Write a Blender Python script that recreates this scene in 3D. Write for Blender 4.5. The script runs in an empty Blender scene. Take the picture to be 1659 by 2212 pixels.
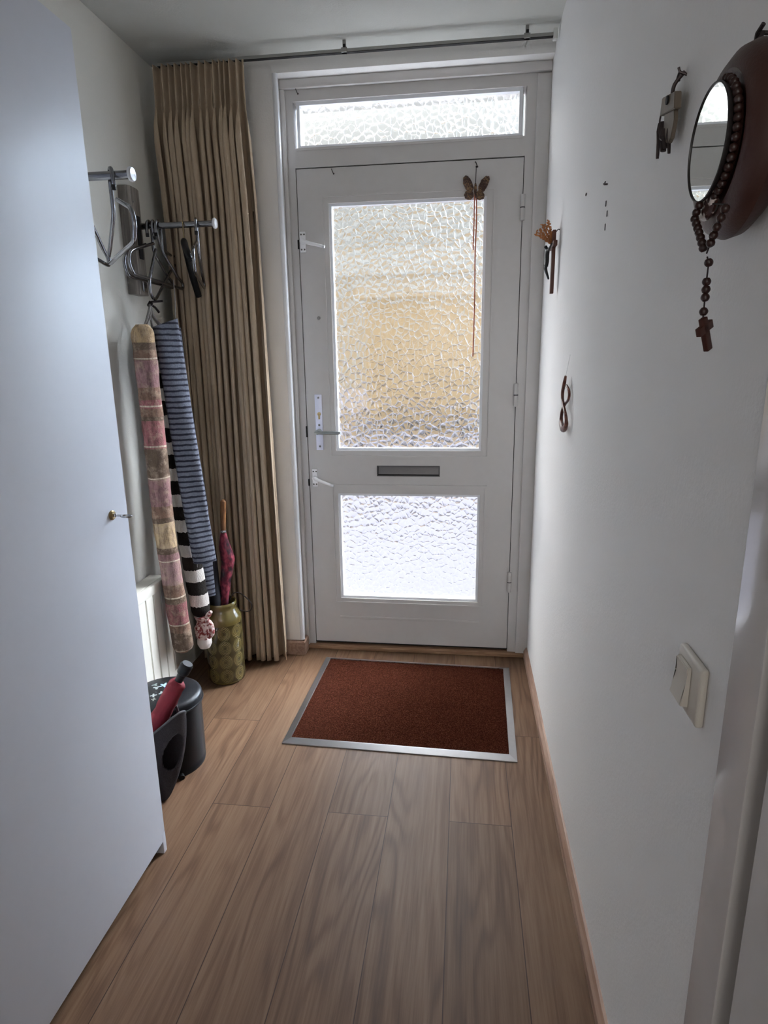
import bpy, bmesh, math, random
from mathutils import Vector, Matrix, noise
random.seed(7)
PI = math.pi
scene = bpy.context.scene
COL = scene.collection

# ------------------------------------------------------------------ camera, sky, lamps, exposure
CAMZ = 1.3875
cam_d = bpy.data.cameras.new('camera'); cam = bpy.data.objects.new('camera', cam_d); COL.objects.link(cam)
cam_d.sensor_fit = 'HORIZONTAL'; cam_d.sensor_width = 36.0; cam_d.lens = 1341.08 / 1659 * 36.0
cam_d.clip_start = 0.02; cam_d.clip_end = 200
rt = Vector((0.99208507, 0.12472698, -0.01450468)); up = Vector((-0.01588847, 0.23927592, 0.97082161)); fw = Vector((-0.12455827, 0.96290717, -0.23936379))
M = Matrix.Identity(4)
for i in range(3):
    M[i][0] = rt[i]; M[i][1] = up[i]; M[i][2] = -fw[i]
M[2][3] = CAMZ
cam.matrix_world = M
scene.camera = cam
vs = scene.view_settings
vs.view_transform = 'Standard'; vs.look = 'None'; vs.gamma = 1.0; vs.use_curve_mapping = False
vs.exposure = 1.10
scene.cycles.max_bounces = 9; scene.cycles.diffuse_bounces = 4; scene.cycles.transmission_bounces = 6
scene.cycles.use_adaptive_sampling = True; scene.cycles.adaptive_threshold = 0.08
scene.cycles.transparent_max_bounces = 12; scene.cycles.sample_clamp_indirect = 6.0

SKY = 2.6
W = bpy.data.worlds.new('overcast_sky'); scene.world = W; W.use_nodes = True
wn = W.node_tree.nodes; wl = W.node_tree.links
bgn = wn['Background']
tc = wn.new('ShaderNodeTexCoord'); sx = wn.new('ShaderNodeSeparateXYZ'); rmp = wn.new('ShaderNodeValToRGB')
wl.new(tc.outputs['Generated'], sx.inputs[0]); wl.new(sx.outputs['Z'], rmp.inputs[0])
cr_ = rmp.color_ramp
cr_.elements[0].position = 0.0; cr_.elements[0].color = (0.112, 0.116, 0.115, 1)
cr_.elements[1].position = 1.0; cr_.elements[1].color = (1.3, 1.35, 1.4, 1)
e = cr_.elements.new(0.40); e.color = (0.099, 0.103, 0.100, 1)
e = cr_.elements.new(0.62); e.color = (1.15, 1.2, 1.25, 1)
wl.new(rmp.outputs[0], bgn.inputs[0])
def glow(direction, power, strength, col):      # bright lobe added to the sky to send light in through the door
    d = Vector(direction).normalized()
    dt = wn.new('ShaderNodeVectorMath'); dt.operation = 'DOT_PRODUCT'; wl.new(tc.outputs['Generated'], dt.inputs[0]); dt.inputs[1].default_value = d
    cl = wn.new('ShaderNodeMath'); cl.operation = 'MAXIMUM'; wl.new(dt.outputs['Value'], cl.inputs[0]); cl.inputs[1].default_value = 0
    pw = wn.new('ShaderNodeMath'); pw.operation = 'POWER'; wl.new(cl.outputs[0], pw.inputs[0]); pw.inputs[1].default_value = power
    ml = wn.new('ShaderNodeMath'); ml.operation = 'MULTIPLY'; wl.new(pw.outputs[0], ml.inputs[0]); ml.inputs[1].default_value = strength
    b2 = wn.new('ShaderNodeBackground'); b2.inputs[0].default_value = col; wl.new(ml.outputs[0], b2.inputs[1])
    return b2.outputs[0]
acc = bgn.outputs[0]
for g_ in (glow((.50, .76, .38), 60, 105, (.60, .78, 1, 1)), glow((.58, .58, .57), 40, 125, (.92, .95, 1, 1)), glow((-.68, .62, .40), 60, 17, (1, 1, 1, 1)), glow((-.28, .62, .74), 60, 20, (1, .99, .98, 1))):
    ad = wn.new('ShaderNodeAddShader'); wl.new(acc, ad.inputs[0]); wl.new(g_, ad.inputs[1]); acc = ad.outputs[0]
wl.new(acc, wn['World Output'].inputs[0])
bgn.inputs[1].default_value = SKY

def area(name, loc, target, sx_, sy_, power, col):
    d = bpy.data.lights.new(name, 'AREA'); d.shape = 'RECTANGLE'; d.size = sx_; d.size_y = sy_; d.energy = power; d.color = col
    o = bpy.data.objects.new(name, d); COL.objects.link(o); o.location = loc
    o.rotation_euler = (Vector(target) - Vector(loc)).to_track_quat('-Z', 'Y').to_euler()
    return o
area('fill_behind_camera', (-0.12, -2.1, 1.75), (-0.25, 2.0, 2.1), 0.7, 1.0, 5.2, (1.0, 0.95, 0.90))  # soft fill added behind the camera to lift the hall

# ------------------------------------------------------------------ materials
def lin(r, g, b):
    f = lambda c: ((c / 255 + 0.055) / 1.055) ** 2.4 if c > 10.3 else c / 255 / 12.92
    return (f(r), f(g), f(b), 1)
class N:
    def __init__(s, name):
        s.m = bpy.data.materials.new(name); s.m.use_nodes = True
        s.n = s.m.node_tree.nodes; s.l = s.m.node_tree.links
        s.b = s.n['Principled BSDF']; s.out = s.n['Material Output']
    def new(s, t, **k):
        nd = s.n.new('ShaderNode' + t)
        for a, v in k.items():
            setattr(nd, a, v)
        return nd
    def link(s, a, b): s.l.new(a, b)
    def obj(s, scale=(1, 1, 1), rot=(0, 0, 0)):
        t = s.new('TexCoord'); mp = s.new('Mapping'); mp.inputs['Scale'].default_value = scale; mp.inputs['Rotation'].default_value = rot
        s.link(t.outputs['Object'], mp.inputs[0]); return mp.outputs[0]
    def noise(s, vec, scale, detail=4, rough=.5):
        t = s.new('TexNoise'); t.inputs['Scale'].default_value = scale; t.inputs['Detail'].default_value = detail; t.inputs['Roughness'].default_value = rough
        s.link(vec, t.inputs['Vector']); return t.outputs['Fac']
    def math(s, op, a, b=None, c=None):
        t = s.new('Math', operation=op)
        for i, v in enumerate((a, b, c)):
            if v is None: continue
            if hasattr(v, 'links'): s.link(v, t.inputs[i])
            else: t.inputs[i].default_value = v
        return t.outputs[0]
    def ramp(s, fac, stops, interp='LINEAR'):
        t = s.new('ValToRGB'); cr = t.color_ramp; cr.interpolation = interp
        cr.elements[0].position = stops[0][0]; cr.elements[0].color = stops[0][1]
        cr.elements[1].position = stops[-1][0]; cr.elements[1].color = stops[-1][1]
        for p, c in stops[1:-1]:
            e = cr.elements.new(p); e.color = c
        s.link(fac, t.inputs[0]); return t.outputs[0]
    def mix(s, fac, a, b, mode='MIX'):
        t = s.new('MixRGB', blend_type=mode)
        for i, v in ((0, fac), (1, a), (2, b)):
            if hasattr(v, 'links'): s.link(v, t.inputs[i])
            else: t.inputs[i].default_value = v
        return t.outputs[0]
    def bump(s, h, strength=.3, dist=.01):
        t = s.new('Bump'); t.inputs['Strength'].default_value = strength; t.inputs['Distance'].default_value = dist
        s.link(h, t.inputs['Height']); s.link(t.outputs[0], s.b.inputs['Normal']); return t
    def base(s, c):
        if hasattr(c, 'links'): s.link(c, s.b.inputs['Base Color'])
        else: s.b.inputs['Base Color'].default_value = c

def plain(name, rgb, rough=.5, metal=0, var=.06, nscale=30, bump=0, bscale=200, spec=.5, coat=0):
    n = N(name); v = n.obj(); c = lin(*rgb)
    f = n.noise(v, nscale, 3)
    d = tuple(x * (1 - var) for x in c[:3]) + (1,); l = tuple(min(1, x * (1 + var)) for x in c[:3]) + (1,)
    n.base(n.mix(f, d, l)); n.b.inputs['Roughness'].default_value = rough; n.b.inputs['Metallic'].default_value = metal
    n.b.inputs['Specular IOR Level'].default_value = spec
    if coat: n.b.inputs['Coat Weight'].default_value = coat
    if bump: n.bump(n.noise(v, bscale, 3), bump, .002)
    return n.m

def wall_mat(name, rgb):
    n = N(name); v = n.obj(); c = lin(*rgb)
    f = n.noise(v, 2.2, 4); n.base(n.mix(f, tuple(x * .96 for x in c[:3]) + (1,), tuple(min(1, x * 1.03) for x in c[:3]) + (1,)))
    n.b.inputs['Roughness'].default_value = .75; n.b.inputs['Specular IOR Level'].default_value = .25
    h = n.math('ADD', n.noise(v, 160, 3), n.math('MULTIPLY', n.noise(v, 35, 2), .8))
    n.bump(h, .16, .004)
    return n.m
m_wall = wall_mat('painted_plaster', (226, 224, 222))
m_wall_l = wall_mat('painted_plaster_cream', (222, 220, 212))
m_ceil = wall_mat('ceiling_plaster', (190, 190, 184))
m_white = plain('white_gloss_paint', (202, 199, 197), .35, var=.03, bump=.05, bscale=60)
m_bead = plain('white_bead_paint', (228, 230, 234), .3, var=.03)
m_ward = plain('white_melamine', (206, 207, 214), .38, var=.02, bump=.04, bscale=900)
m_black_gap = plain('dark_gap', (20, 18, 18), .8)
m_chrome = plain('brushed_chrome', (190, 190, 192), .22, 1, var=.08, nscale=80)
m_alu = plain('hanger_aluminium', (142, 142, 146), .2, 1, var=.15, nscale=25)
m_cap = plain('polished_cap', (226, 226, 228), .3, .35)
m_alu_rail = plain('anodised_rail', (150, 150, 147), .45, .5)
m_lockplate = plain('anodised_lock_plate', (224, 227, 246), .32, .25, var=.03)
m_whitemetal = plain('white_latch_enamel', (246, 246, 248), .3, var=.03)
m_screw = plain('screw_steel', (110, 108, 106), .35, 1)
m_blackpl = plain('black_plastic', (12, 13, 15), .42, spec=.25)
m_blackrub = plain('black_rubber', (14, 14, 15), .6)
m_binblack = plain('black_lacquer_metal', (13, 14, 18), .38, 0, var=.1, nscale=12, spec=.22)
m_switch = plain('ivory_switch_plastic', (206, 200, 190), .3, var=.04)
m_red = plain('red_nylon', (112, 14, 28), .8, var=.25, nscale=40, bump=.5, bscale=60)
m_navy = plain('navy_nylon', (17, 18, 27), .75, var=.3, nscale=20, bump=.4, bscale=40)
m_cord = plain('dark_cord', (42, 32, 34), .8)
m_twine = plain('grey_twine', (120, 114, 110), .9, var=.2, nscale=200)
m_brownwood = plain('dark_red_wood', (88, 44, 30), .45, var=.25, nscale=40)
m_corpus = plain('dark_bronze', (24, 24, 26), .5, .3)
m_beadwood = plain('rosary_bead_wood', (44, 22, 18), .35, var=.3, nscale=80)
m_case = plain('brown_leather_case', (64, 36, 29), .45, var=.25, nscale=14, bump=.2, bscale=300)
m_copper = plain('copper_ribbon', (178, 104, 82), .45, .2, var=.2, nscale=60)
m_palm = plain('dried_palm', (176, 118, 72), .8, var=.3, nscale=60)
m_tag = plain('worn_tan_tag', (110, 99, 86), .6, var=.2, nscale=60)
m_keymetal = plain('old_key_steel', (74, 66, 66), .4, .8, var=.3, nscale=90)
m_brass = plain('aged_brass', (170, 150, 110), .3, .9)
m_sill = None

def wood(name, c1, c2, c3, axis='z', scale=18, rough=.5):
    n = N(name); sc = {'z': (1, 1, .08), 'x': (.08, 1, 1), 'y': (1, .08, 1)}[axis]
    v = n.obj(sc); f = n.noise(v, scale, 5, .6)
    s = n.math('SINE', n.math('MULTIPLY', f, 34)); s = n.math('MULTIPLY_ADD', s, .5, .5)
    n.base(n.ramp(n.math('ADD', n.math('MULTIPLY', s, .5), n.math('MULTIPLY', f, .5)), [(0.1, lin(*c1)), (.5, lin(*c2)), (.9, lin(*c3))]))
    n.b.inputs['Roughness'].default_value = rough; n.bump(f, .15, .003)
    return n.m
m_board = wood('weathered_board_wood', (96, 88, 80), (118, 110, 102), (140, 132, 122), 'z', 30)
m_skirt = wood('skirting_laminate', (138, 108, 92), (156, 126, 108), (170, 142, 124), 'y', 20)
m_ornwood = wood('polished_ornament_wood', (60, 26, 22), (92, 46, 36), (128, 84, 66), 'z', 30, .3)
m_handlewood = wood('umbrella_handle_wood', (96, 58, 30), (126, 82, 46), (146, 100, 60), 'z', 40, .35)

# laminate floor, planks along Y
def floor_mat():
    n = N('oak_laminate'); t = n.new('TexCoord'); mp = n.new('Mapping')
    mp.inputs['Rotation'].default_value = (0, 0, PI / 2); mp.inputs['Location'].default_value = (0.36, 0.2145, 0)
    n.link(t.outputs['Object'], mp.inputs[0])
    br = n.new('TexBrick', offset=.37, offset_frequency=2, squash=1); br.inputs['Scale'].default_value = 1
    br.inputs['Brick Width'].default_value = 1.28; br.inputs['Row Height'].default_value = .19
    br.inputs['Mortar Size'].default_value = .0014; br.inputs['Mortar Smooth'].default_value = .3
    br.inputs['Color1'].default_value = (0, 0, 0, 1); br.inputs['Color2'].default_value = (1, 1, 1, 1); br.inputs['Bias'].default_value = 0
    n.link(mp.outputs[0], br.inputs['Vector'])
    off = n.new('VectorMath', operation='MULTIPLY_ADD')
    n.link(br.outputs['Color'], off.inputs[0]); off.inputs[1].default_value = (3.7, 11.3, 5.1); n.link(t.outputs['Object'], off.inputs[2])
    def stretched(sx_, sy_):
        m = n.new('VectorMath', operation='MULTIPLY'); n.link(off.outputs[0], m.inputs[0]); m.inputs[1].default_value = (sx_, sy_, 1); return m.outputs[0]
    big = n.noise(stretched(6.5, .75), 1.0, 2, .45)
    rings = n.math('MULTIPLY_ADD', n.math('SINE', n.math('MULTIPLY', big, 95)), .5, .5)
    rings = n.math('POWER', rings, 2.2)
    fine = n.noise(stretched(170, 4.5), 1.0, 3, .65)
    mid = n.noise(stretched(26, 1.6), 1.0, 4, .6)
    blotch = n.noise(stretched(4, 1.3), 1.0, 3, .5)
    mask = n.math('MULTIPLY', rings, n.ramp(n.noise(stretched(5, .9), 1.3, 2), [(.35, (0, 0, 0, 1)), (.6, (1, 1, 1, 1))]))
    g = n.math('ADD', n.math('MULTIPLY', mask, .24), n.math('ADD', n.math('MULTIPLY', fine, .46), n.math('MULTIPLY', mid, .42)))
    c = n.ramp(g, [(.26, lin(190, 160, 134)), (.42, lin(170, 138, 112)), (.56, lin(146, 113, 89)), (.76, lin(106, 78, 60))])
    c = n.mix(n.math('MULTIPLY', blotch, .5), c, lin(146, 116, 94))
    tone = n.ramp(br.outputs['Color'], [(0, (.35, .322, .288, 1)), (1, (.46, .42, .375, 1))])
    c = n.mix(1.0, c, tone, 'MULTIPLY')
    kn = n.new('TexVoronoi'); kn.inputs['Scale'].default_value = 1; n.link(stretched(5.2, 1.7), kn.inputs['Vector'])
    km = n.ramp(kn.outputs['Distance'], [(.0, (1, 1, 1, 1)), (.045, (.5, .5, .5, 1)), (.085, (0, 0, 0, 1))])
    c = n.mix(n.math('MULTIPLY', km, .55), c, lin(84, 54, 38))
    c = n.mix(br.outputs['Fac'], c, lin(58, 38, 28))
    n.base(c); n.b.inputs['Specular IOR Level'].default_value = .28
    n.link(n.math('MULTIPLY_ADD', fine, .2, .36), n.b.inputs['Roughness'])
    n.bump(n.math('SUBTRACT', n.math('MULTIPLY', fine, .4), br.outputs['Fac']), .12, .002)
    return n.m
m_floor = floor_mat()
m_sill = wood('threshold_wood', (128, 96, 70), (150, 116, 88), (170, 136, 106), 'x', 30)

# pebbled privacy glass (bumpy room side, flat street side)
def glass_mat(bumpy):
    n = N('pebbled_glass' if bumpy else 'flat_glass_side')
    n.n.remove(n.b)
    g = n.new('BsdfGlass'); g.inputs['IOR'].default_value = 1.46; g.inputs['Roughness'].default_value = .02
    tr = n.new('BsdfTransparent'); mx = n.new('MixShader')
    mx.inputs[0].default_value = .72 if bumpy else .55
    n.link(tr.outputs[0], mx.inputs[1]); n.link(g.outputs[0], mx.inputs[2]); n.link(mx.outputs[0], n.out.inputs[0])
    if bumpy:
        v0 = n.obj((1, 0, .86))
        nz = n.new('TexNoise'); nz.inputs['Scale'].default_value = 30; n.link(v0, nz.inputs['Vector'])
        ad = n.new('VectorMath', operation='MULTIPLY_ADD'); n.link(nz.outputs['Color'], ad.inputs[0]); ad.inputs[1].default_value = (.014, 0, .014); n.link(v0, ad.inputs[2])
        vo = n.new('TexVoronoi', feature='SMOOTH_F1'); vo.inputs['Scale'].default_value = 42; vo.inputs['Smoothness'].default_value = .12
        n.link(ad.outputs[0], vo.inputs['Vector'])
        ve = n.new('TexVoronoi', feature='DISTANCE_TO_EDGE'); ve.inputs['Scale'].default_value = 42; n.link(ad.outputs[0], ve.inputs['Vector'])
        ed = n.math('POWER', n.math('MINIMUM', n.math('MULTIPLY', ve.outputs['Distance'], 3.2), 1.0), .7)
        h = n.math('MULTIPLY_ADD', ed, .42, n.math('MULTIPLY', n.math('SUBTRACT', 1, n.math('POWER', vo.outputs['Distance'], 2)), .62))
        b = n.new('Bump'); b.inputs['Strength'].default_value = 1.0; b.inputs['Distance'].default_value = .0065
        n.link(h, b.inputs['Height']); n.link(b.outputs[0], g.inputs['Normal'])
    return n.m
m_glass = glass_mat(True); m_glassflat = glass_mat(False)

# ------------------------------------------------------------------ mesh helpers
class MB:
    def __init__(s): s.bm = bmesh.new()
    def box(s, x0, x1, y0, y1, z0, z1, bev=0, seg=2):
        b = bmesh.new(); bmesh.ops.create_cube(b, size=1)
        for v in b.verts:
            v.co = Vector(((x0 + x1) / 2 + v.co.x * (x1 - x0), (y0 + y1) / 2 + v.co.y * (y1 - y0), (z0 + z1) / 2 + v.co.z * (z1 - z0)))
        if bev: bmesh.ops.bevel(b, geom=b.edges[:], offset=bev, segments=seg, affect='EDGES', profile=.6)
        s.add(b); return s
    def add(s, b, mat=None):
        if mat: b.transform(mat)
        me = bpy.data.meshes.new('t'); b.to_mesh(me); s.bm.from_mesh(me); bpy.data.meshes.remove(me); b.free(); return s
    def tube(s, pts, r, seg=10, smooth=0, flat=1.0, closed=False, cap=True):
        P = [Vector(p) for p in pts]
        R = list(r) if hasattr(r, '__len__') else [r] * len(P)
        if smooth:
            Q = []; RR = []; n = len(P)
            rng = range(n) if closed else range(n - 1)
            for i in rng:
                if closed: a, b, c, d = P[(i - 1) % n], P[i], P[(i + 1) % n], P[(i + 2) % n]
                else: a, b, c, d = P[max(i - 1, 0)], P[i], P[i + 1], P[min(i + 2, n - 1)]
                for k in range(smooth):
                    t = k / smooth
                    Q.append(.5 * ((2 * b) + (c - a) * t + (2 * a - 5 * b + 4 * c - d) * t * t + (3 * b - a - 3 * c + d) * t ** 3))
                    RR.append(R[i] + (R[(i + 1) % n] - R[i]) * t)
            if not closed: Q.append(P[-1]); RR.append(R[-1])
            P, R = Q, RR
        n = len(P); rings = []
        T = []
        for i in range(n):
            a = P[(i - 1) % n] if (closed or i > 0) else P[i]; b = P[(i + 1) % n] if (closed or i < n - 1) else P[i]
            t = (b - a)
            T.append(t.normalized() if t.length > 1e-9 else Vector((0, 0, 1)))
        ref = Vector((1, 0, 0)) if abs(T[0].x) < .9 else Vector((0, 1, 0))
        u = (ref - T[0] * ref.dot(T[0])).normalized()
        for i in range(n):
            u = (u - T[i] * u.dot(T[i]))
            u = u.normalized() if u.length > 1e-6 else T[i].orthogonal().normalized()
            w = T[i].cross(u)
            rings.append([s.bm.verts.new(P[i] + (u * math.cos(2 * PI * k / seg) + w * flat * math.sin(2 * PI * k / seg)) * R[i]) for k in range(seg)])
        for i in range(n if closed else n - 1):
            A, B = rings[i], rings[(i + 1) % n]
            for k in range(seg):
                s.bm.faces.new((A[k], A[(k + 1) % seg], B[(k + 1) % seg], B[k]))
        if cap and not closed:
            s.bm.faces.new(rings[0][::-1]); s.bm.faces.new(rings[-1])
        return s
    def lathe(s, prof, c, seg=40, sy=1.0, axis='z', cap=True):
        rings = []
        for r, z in prof:
            ring = []
            for k in range(seg):
                a = 2 * PI * k / seg
                p = (r * math.cos(a), r * sy * math.sin(a), z)
                if axis == 'x': p = (p[2], p[0], p[1])
                if axis == 'y': p = (p[0], p[2], p[1])
                ring.append(s.bm.verts.new(Vector(c) + Vector(p)))
            rings.append(ring)
        for A, B in zip(rings, rings[1:]):
            for k in range(seg):
                s.bm.faces.new((A[k], A[(k + 1) % seg], B[(k + 1) % seg], B[k]))
        if cap and prof[0][0] > 1e-6: s.bm.faces.new(rings[0][::-1])
        if cap and prof[-1][0] > 1e-6: s.bm.faces.new(rings[-1])
        return s
    def cyl(s, a, b, r, seg=20):
        return s.tube([a, b], r, seg)
    def ball(s, c, r, sub=2, scale=(1, 1, 1), jit=0, jf=1):
        b = bmesh.new(); bmesh.ops.create_icosphere(b, subdivisions=sub, radius=1)
        for v in b.verts:
            k = 1 + jit * noise.noise(v.co * jf + Vector(c) * 37)
            v.co = Vector((c[0] + v.co.x * r * scale[0] * k, c[1] + v.co.y * r * scale[1] * k, c[2] + v.co.z * r * scale[2] * k))
        return s.add(b)
    def prism(s, poly, axis, a, b, bev=0):
        bb = bmesh.new()
        def pt(p, t): return {'x': (t, p[0], p[1]), 'y': (p[0], t, p[1]), 'z': (p[0], p[1], t)}[axis]
        A = [bb.verts.new(pt(p, a)) for p in poly]; B = [bb.verts.new(pt(p, b)) for p in poly]
        n = len(poly)
        bb.faces.new(A[::-1]); bb.faces.new(B)
        for i in range(n): bb.faces.new((A[i], A[(i + 1) % n], B[(i + 1) % n], B[i]))
        if bev: bmesh.ops.bevel(bb, geom=bb.edges[:], offset=bev, segments=2, affect='EDGES')
        return s.add(bb)
    def ring_rect(s, x0, x1, z0, z1, w, y0, y1):
        s.box(x0, x0 + w, y0, y1, z0, z1); s.box(x1 - w, x1, y0, y1, z0, z1)
        s.box(x0 + w, x1 - w, y0, y1, z0, z0 + w); s.box(x0 + w, x1 - w, y0, y1, z1 - w, z1); return s
    def build(s, name, mat, parent=None, smooth=True, angle=35, **tags):
        bmesh.ops.recalc_face_normals(s.bm, faces=s.bm.faces[:])
        me = bpy.data.meshes.new(name)
        if smooth:
            for f in s.bm.faces: f.smooth = True
            for ed in s.bm.edges:
                if len(ed.link_faces) == 2 and ed.calc_face_angle(0) > math.radians(angle): ed.smooth = False
        s.bm.to_mesh(me); s.bm.free()
        o = bpy.data.objects.new(name, me); COL.objects.link(o)
        for mm in (mat if isinstance(mat, (list, tuple)) else [mat]): me.materials.append(mm)
        if parent:
            o.parent = parent
            o.matrix_parent_inverse = Matrix.Translation(parent.location).inverted() if parent.location.length else Matrix.Identity(4)
        for k, v in tags.items(): o[k] = v
        return o
def tag(o, label, cat, group=None, kind=None):
    o['label'] = label; o['category'] = cat
    if group: o['group'] = group
    if kind: o['kind'] = kind
    return o
def thing(name, loc, label, cat, group=None, kind=None):
    o = bpy.data.objects.new(name, None); COL.objects.link(o); o.location = loc; o.empty_display_size = .05
    return tag(o, label, cat, group, kind)
def recenter(o):   # move a top-level mesh's origin to the foot of its bounds
    me = o.data; xs = [v.co for v in me.vertices]
    c = Vector(((min(v.x for v in xs) + max(v.x for v in xs)) / 2, (min(v.y for v in xs) + max(v.y for v in xs)) / 2, min(v.z for v in xs)))
    me.transform(Matrix.Translation(-c)); o.location = c
    return o

# ------------------------------------------------------------------ the setting
XL, XR, ZC = -1.256, 0.316, 2.53
YF = 2.70                     # inner face of the front wall
BACK = -2.3
def struct(mb, name, mat, label, cat, parent=None, smooth=False):
    o = mb.build(name, mat, parent, smooth)
    if not parent: tag(o, label, cat, None, 'structure')
    return o
struct(MB().box(-1.45, 2.2, BACK - .1, 2.86, -.1, 0), 'floor', m_floor, 'oak look laminate floor boards running toward the front door', 'floor')
struct(MB().box(-1.45, 2.2, BACK - .1, 2.86, ZC, ZC + .1), 'ceiling', m_ceil, 'plain grey white ceiling of the hallway', 'ceiling')
struct(MB().box(XL - .12, XL, BACK, 2.86, 0, ZC), 'wall_left', m_wall_l, 'left hallway wall behind wardrobe, coat rack and radiator', 'wall')
wr = struct(MB().box(XR, XR + .12, .705, 2.86, 0, ZC).box(XR, XR + .12, -.20, .705, 2.12, ZC).box(XR, XR + .12, BACK, -.2, 0, ZC), 'wall_right', m_wall, 'white plastered right wall with the hanging ornaments and light switch', 'wall')
mb = MB()
mb.box(XL, -.757, YF, 2.90, 0, ZC, 0)
mb.box(-.757, XR, YF, 2.90, 2.480, ZC)
struct(mb, 'wall_front', m_wall, 'narrow white wall beside and above the front door', 'wall')
struct(MB().box(XL, -.85, BACK - .12, BACK, 0, ZC).box(.3, XR + .12, BACK - .12, BACK, 0, ZC).box(-.85, .3, BACK - .12, BACK, 2.3, ZC), 'wall_back', m_wall, 'wall at the far end of the hall behind the viewer', 'wall')
struct(MB().box(2.1, 2.2, BACK, 2.86, 0, ZC), 'wall_side', m_wall, 'wall of the side room behind the right doorway', 'wall')

# door frame, reveal bead, threshold
FY = 2.775
mb = MB()
mb.box(-.757, -.7085, FY, 2.87, 0, 2.48); mb.box(.2245, XR, FY, 2.87, 0, 2.48)
mb.box(-.7085, .2245, FY, 2.87, 2.1605, 2.232); mb.box(-.7085, .2245, FY, 2.87, 2.405, 2.48)
mb.box(-.7085, -.690, 2.826, 2.87, .03, 2.1605); mb.box(.207, .2245, 2.826, 2.87, .03, 2.1605); mb.box(-.69, .207, 2.826, 2.87, 2.14, 2.1605)
mb.box(.262, XR, FY - .012, FY, 0, 2.44, .003)                         # stepped right jamb
mb.box(-.757, -.738, FY - .016, FY, .0, 2.446, .005)                   # thin bead in the left corner
mb.box(-.757, XR, FY - .020, FY, 2.446, 2.480, .006)                   # bead under the lintel
mb.box(-.700, .214, FY - .004, FY, 2.224, 2.234, .002)
struct(mb, 'trim_1', m_white, 'white painted timber frame around the front door', 'door frame', smooth=True)
tr2 = MB().tube([(-.757, YF + .004, 0.075), (-.757, YF + .004, 2.48)], .011, 16)
struct(tr2, 'trim_2', m_bead, 'rounded white plaster corner bead left of the front door', 'corner bead', smooth=True)
struct(MB().box(-.757, XR - .01, 2.755, 2.80, 0, .020, .004).box(-.757, XR - .01, 2.80, 2.90, 0, .030, .003), 'trim_3', m_sill, 'wooden threshold strip under the front door', 'threshold', smooth=True)
struct(MB().prism([(XR - .016, 0), (XR, 0), (XR, .05), (XR - .006, .048), (XR - .016, .03)], 'y', .72, 2.765), 'baseboard_right', m_skirt, 'low wood look skirting along the right wall', 'skirting')
struct(MB().prism([(2.682, 0), (2.70, 0), (2.70, .07), (2.688, .07), (2.682, .062)], 'x', -.86, -.745)
       .prism([(-.757, 0), (-.741, 0), (-.741, .062), (-.747, .07), (-.757, .07)], 'y', 2.684, 2.775), 'baseboard_front', m_skirt, 'short wood look skirting block at the wall corner left of the door', 'skirting')
# transom window
t = MB()
t.ring_rect(-.6955, .2104, 2.2315, 2.405, .013, 2.783, 2.806)
w1 = struct(t, 'window_1', m_bead, 'narrow pebbled glass transom window above the front door', 'window', smooth=False)
def pane(name, x0, x1, z0, z1, parent, y=2.806):
    mb = MB().box(x0, x1, y, y + .006, z0, z1)
    o = mb.build(name, [m_glass, m_glassflat], parent, smooth=False)
    for p in o.data.polygons: p.material_index = 0 if p.normal.y < -.5 else 1
    return o
pane('glass_pane', -.697, .212, 2.230, 2.407, w1)
MB().ring_rect(-.700, .215, 2.227, 2.410, .012, 2.812, 2.85).build('outer_bead', m_white, w1, False)

# front door leaf
LX0, LX1, LZ0, LZ1 = -.7056, .2217, .034, 2.1566
LY = 2.778
GX0, GX1 = -.5748, .0800
mb = MB()
mb.box(LX0, GX0, LY, 2.822, LZ0, LZ1); mb.box(GX1, LX1, LY, 2.822, LZ0, LZ1)
mb.box(GX0, GX1, LY, 2.822, 2.0222, LZ1); mb.box(GX0, GX1, LY, 2.822, LZ0, .264)
mb.box(GX0, GX1, LY, 2.822, .783, .868); mb.box(GX0, GX1, LY, 2.822, .913, .983)
mb.box(GX0, -.387, LY, 2.822, .868, .913); mb.box(-.104, GX1, LY, 2.822, .868, .913)
for (z0, z1, ox0, ox1) in ((.952, 2.055, -.606, .116), (.238, .826, -.605, .110)):
    for h in (.0055,):
        w = .009
        mb.ring_rect(ox0, ox1, z0, z1, w, LY - h, LY)
mb.box(-.582, .089, LY - .004, LY, .160, .172, .0015)
door = struct(mb, 'door_1', m_white, 'white panelled front door with two pebbled glass panes', 'door', smooth=True)
for (z0, z1) in ((.983, 2.0222), (.264, .783)):
    MB().ring_rect(GX0, GX1, z0, z1, .011, 2.786, 2.803).build('glazing_bead', m_bead, door, False)
    pane('glass_pane', GX0 - .001, GX1 + .001, z0 - .001, z1 + .001, door, 2.803)
    MB().ring_rect(GX0 - .004, GX1 + .004, z0 - .004, z1 + .004, .013, 2.809, 2.822).build('glazing_bead', m_white, door, False)
MB().ring_rect(-.7088, .2250, .0305, 2.1605, .0034, LY + .006, 2.824).box(-.7088, .2250, LY - .001, 2.80, .0302, .0350).build('gap_shade_strip', m_black_gap, door, False)  # black strips standing in for shade in the door gaps and under the leaf
# hinges
for zc in (1.972, 1.228, .372):
    hb = MB().lathe([(0, -.05), (.009, -.048), (.0095, -.002), (.0065, -.0015), (.0065, .0015), (.0095, .002), (.009, .048), (0, .05)], (.223, LY - .007, zc), 16)
    h = hb.build('hinge', m_white, door)
    MB().lathe([(.0098, -.0015), (.0098, .0015)], (.223, LY - .007, zc), 16).build('hinge_gap', m_black_gap, h)
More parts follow.
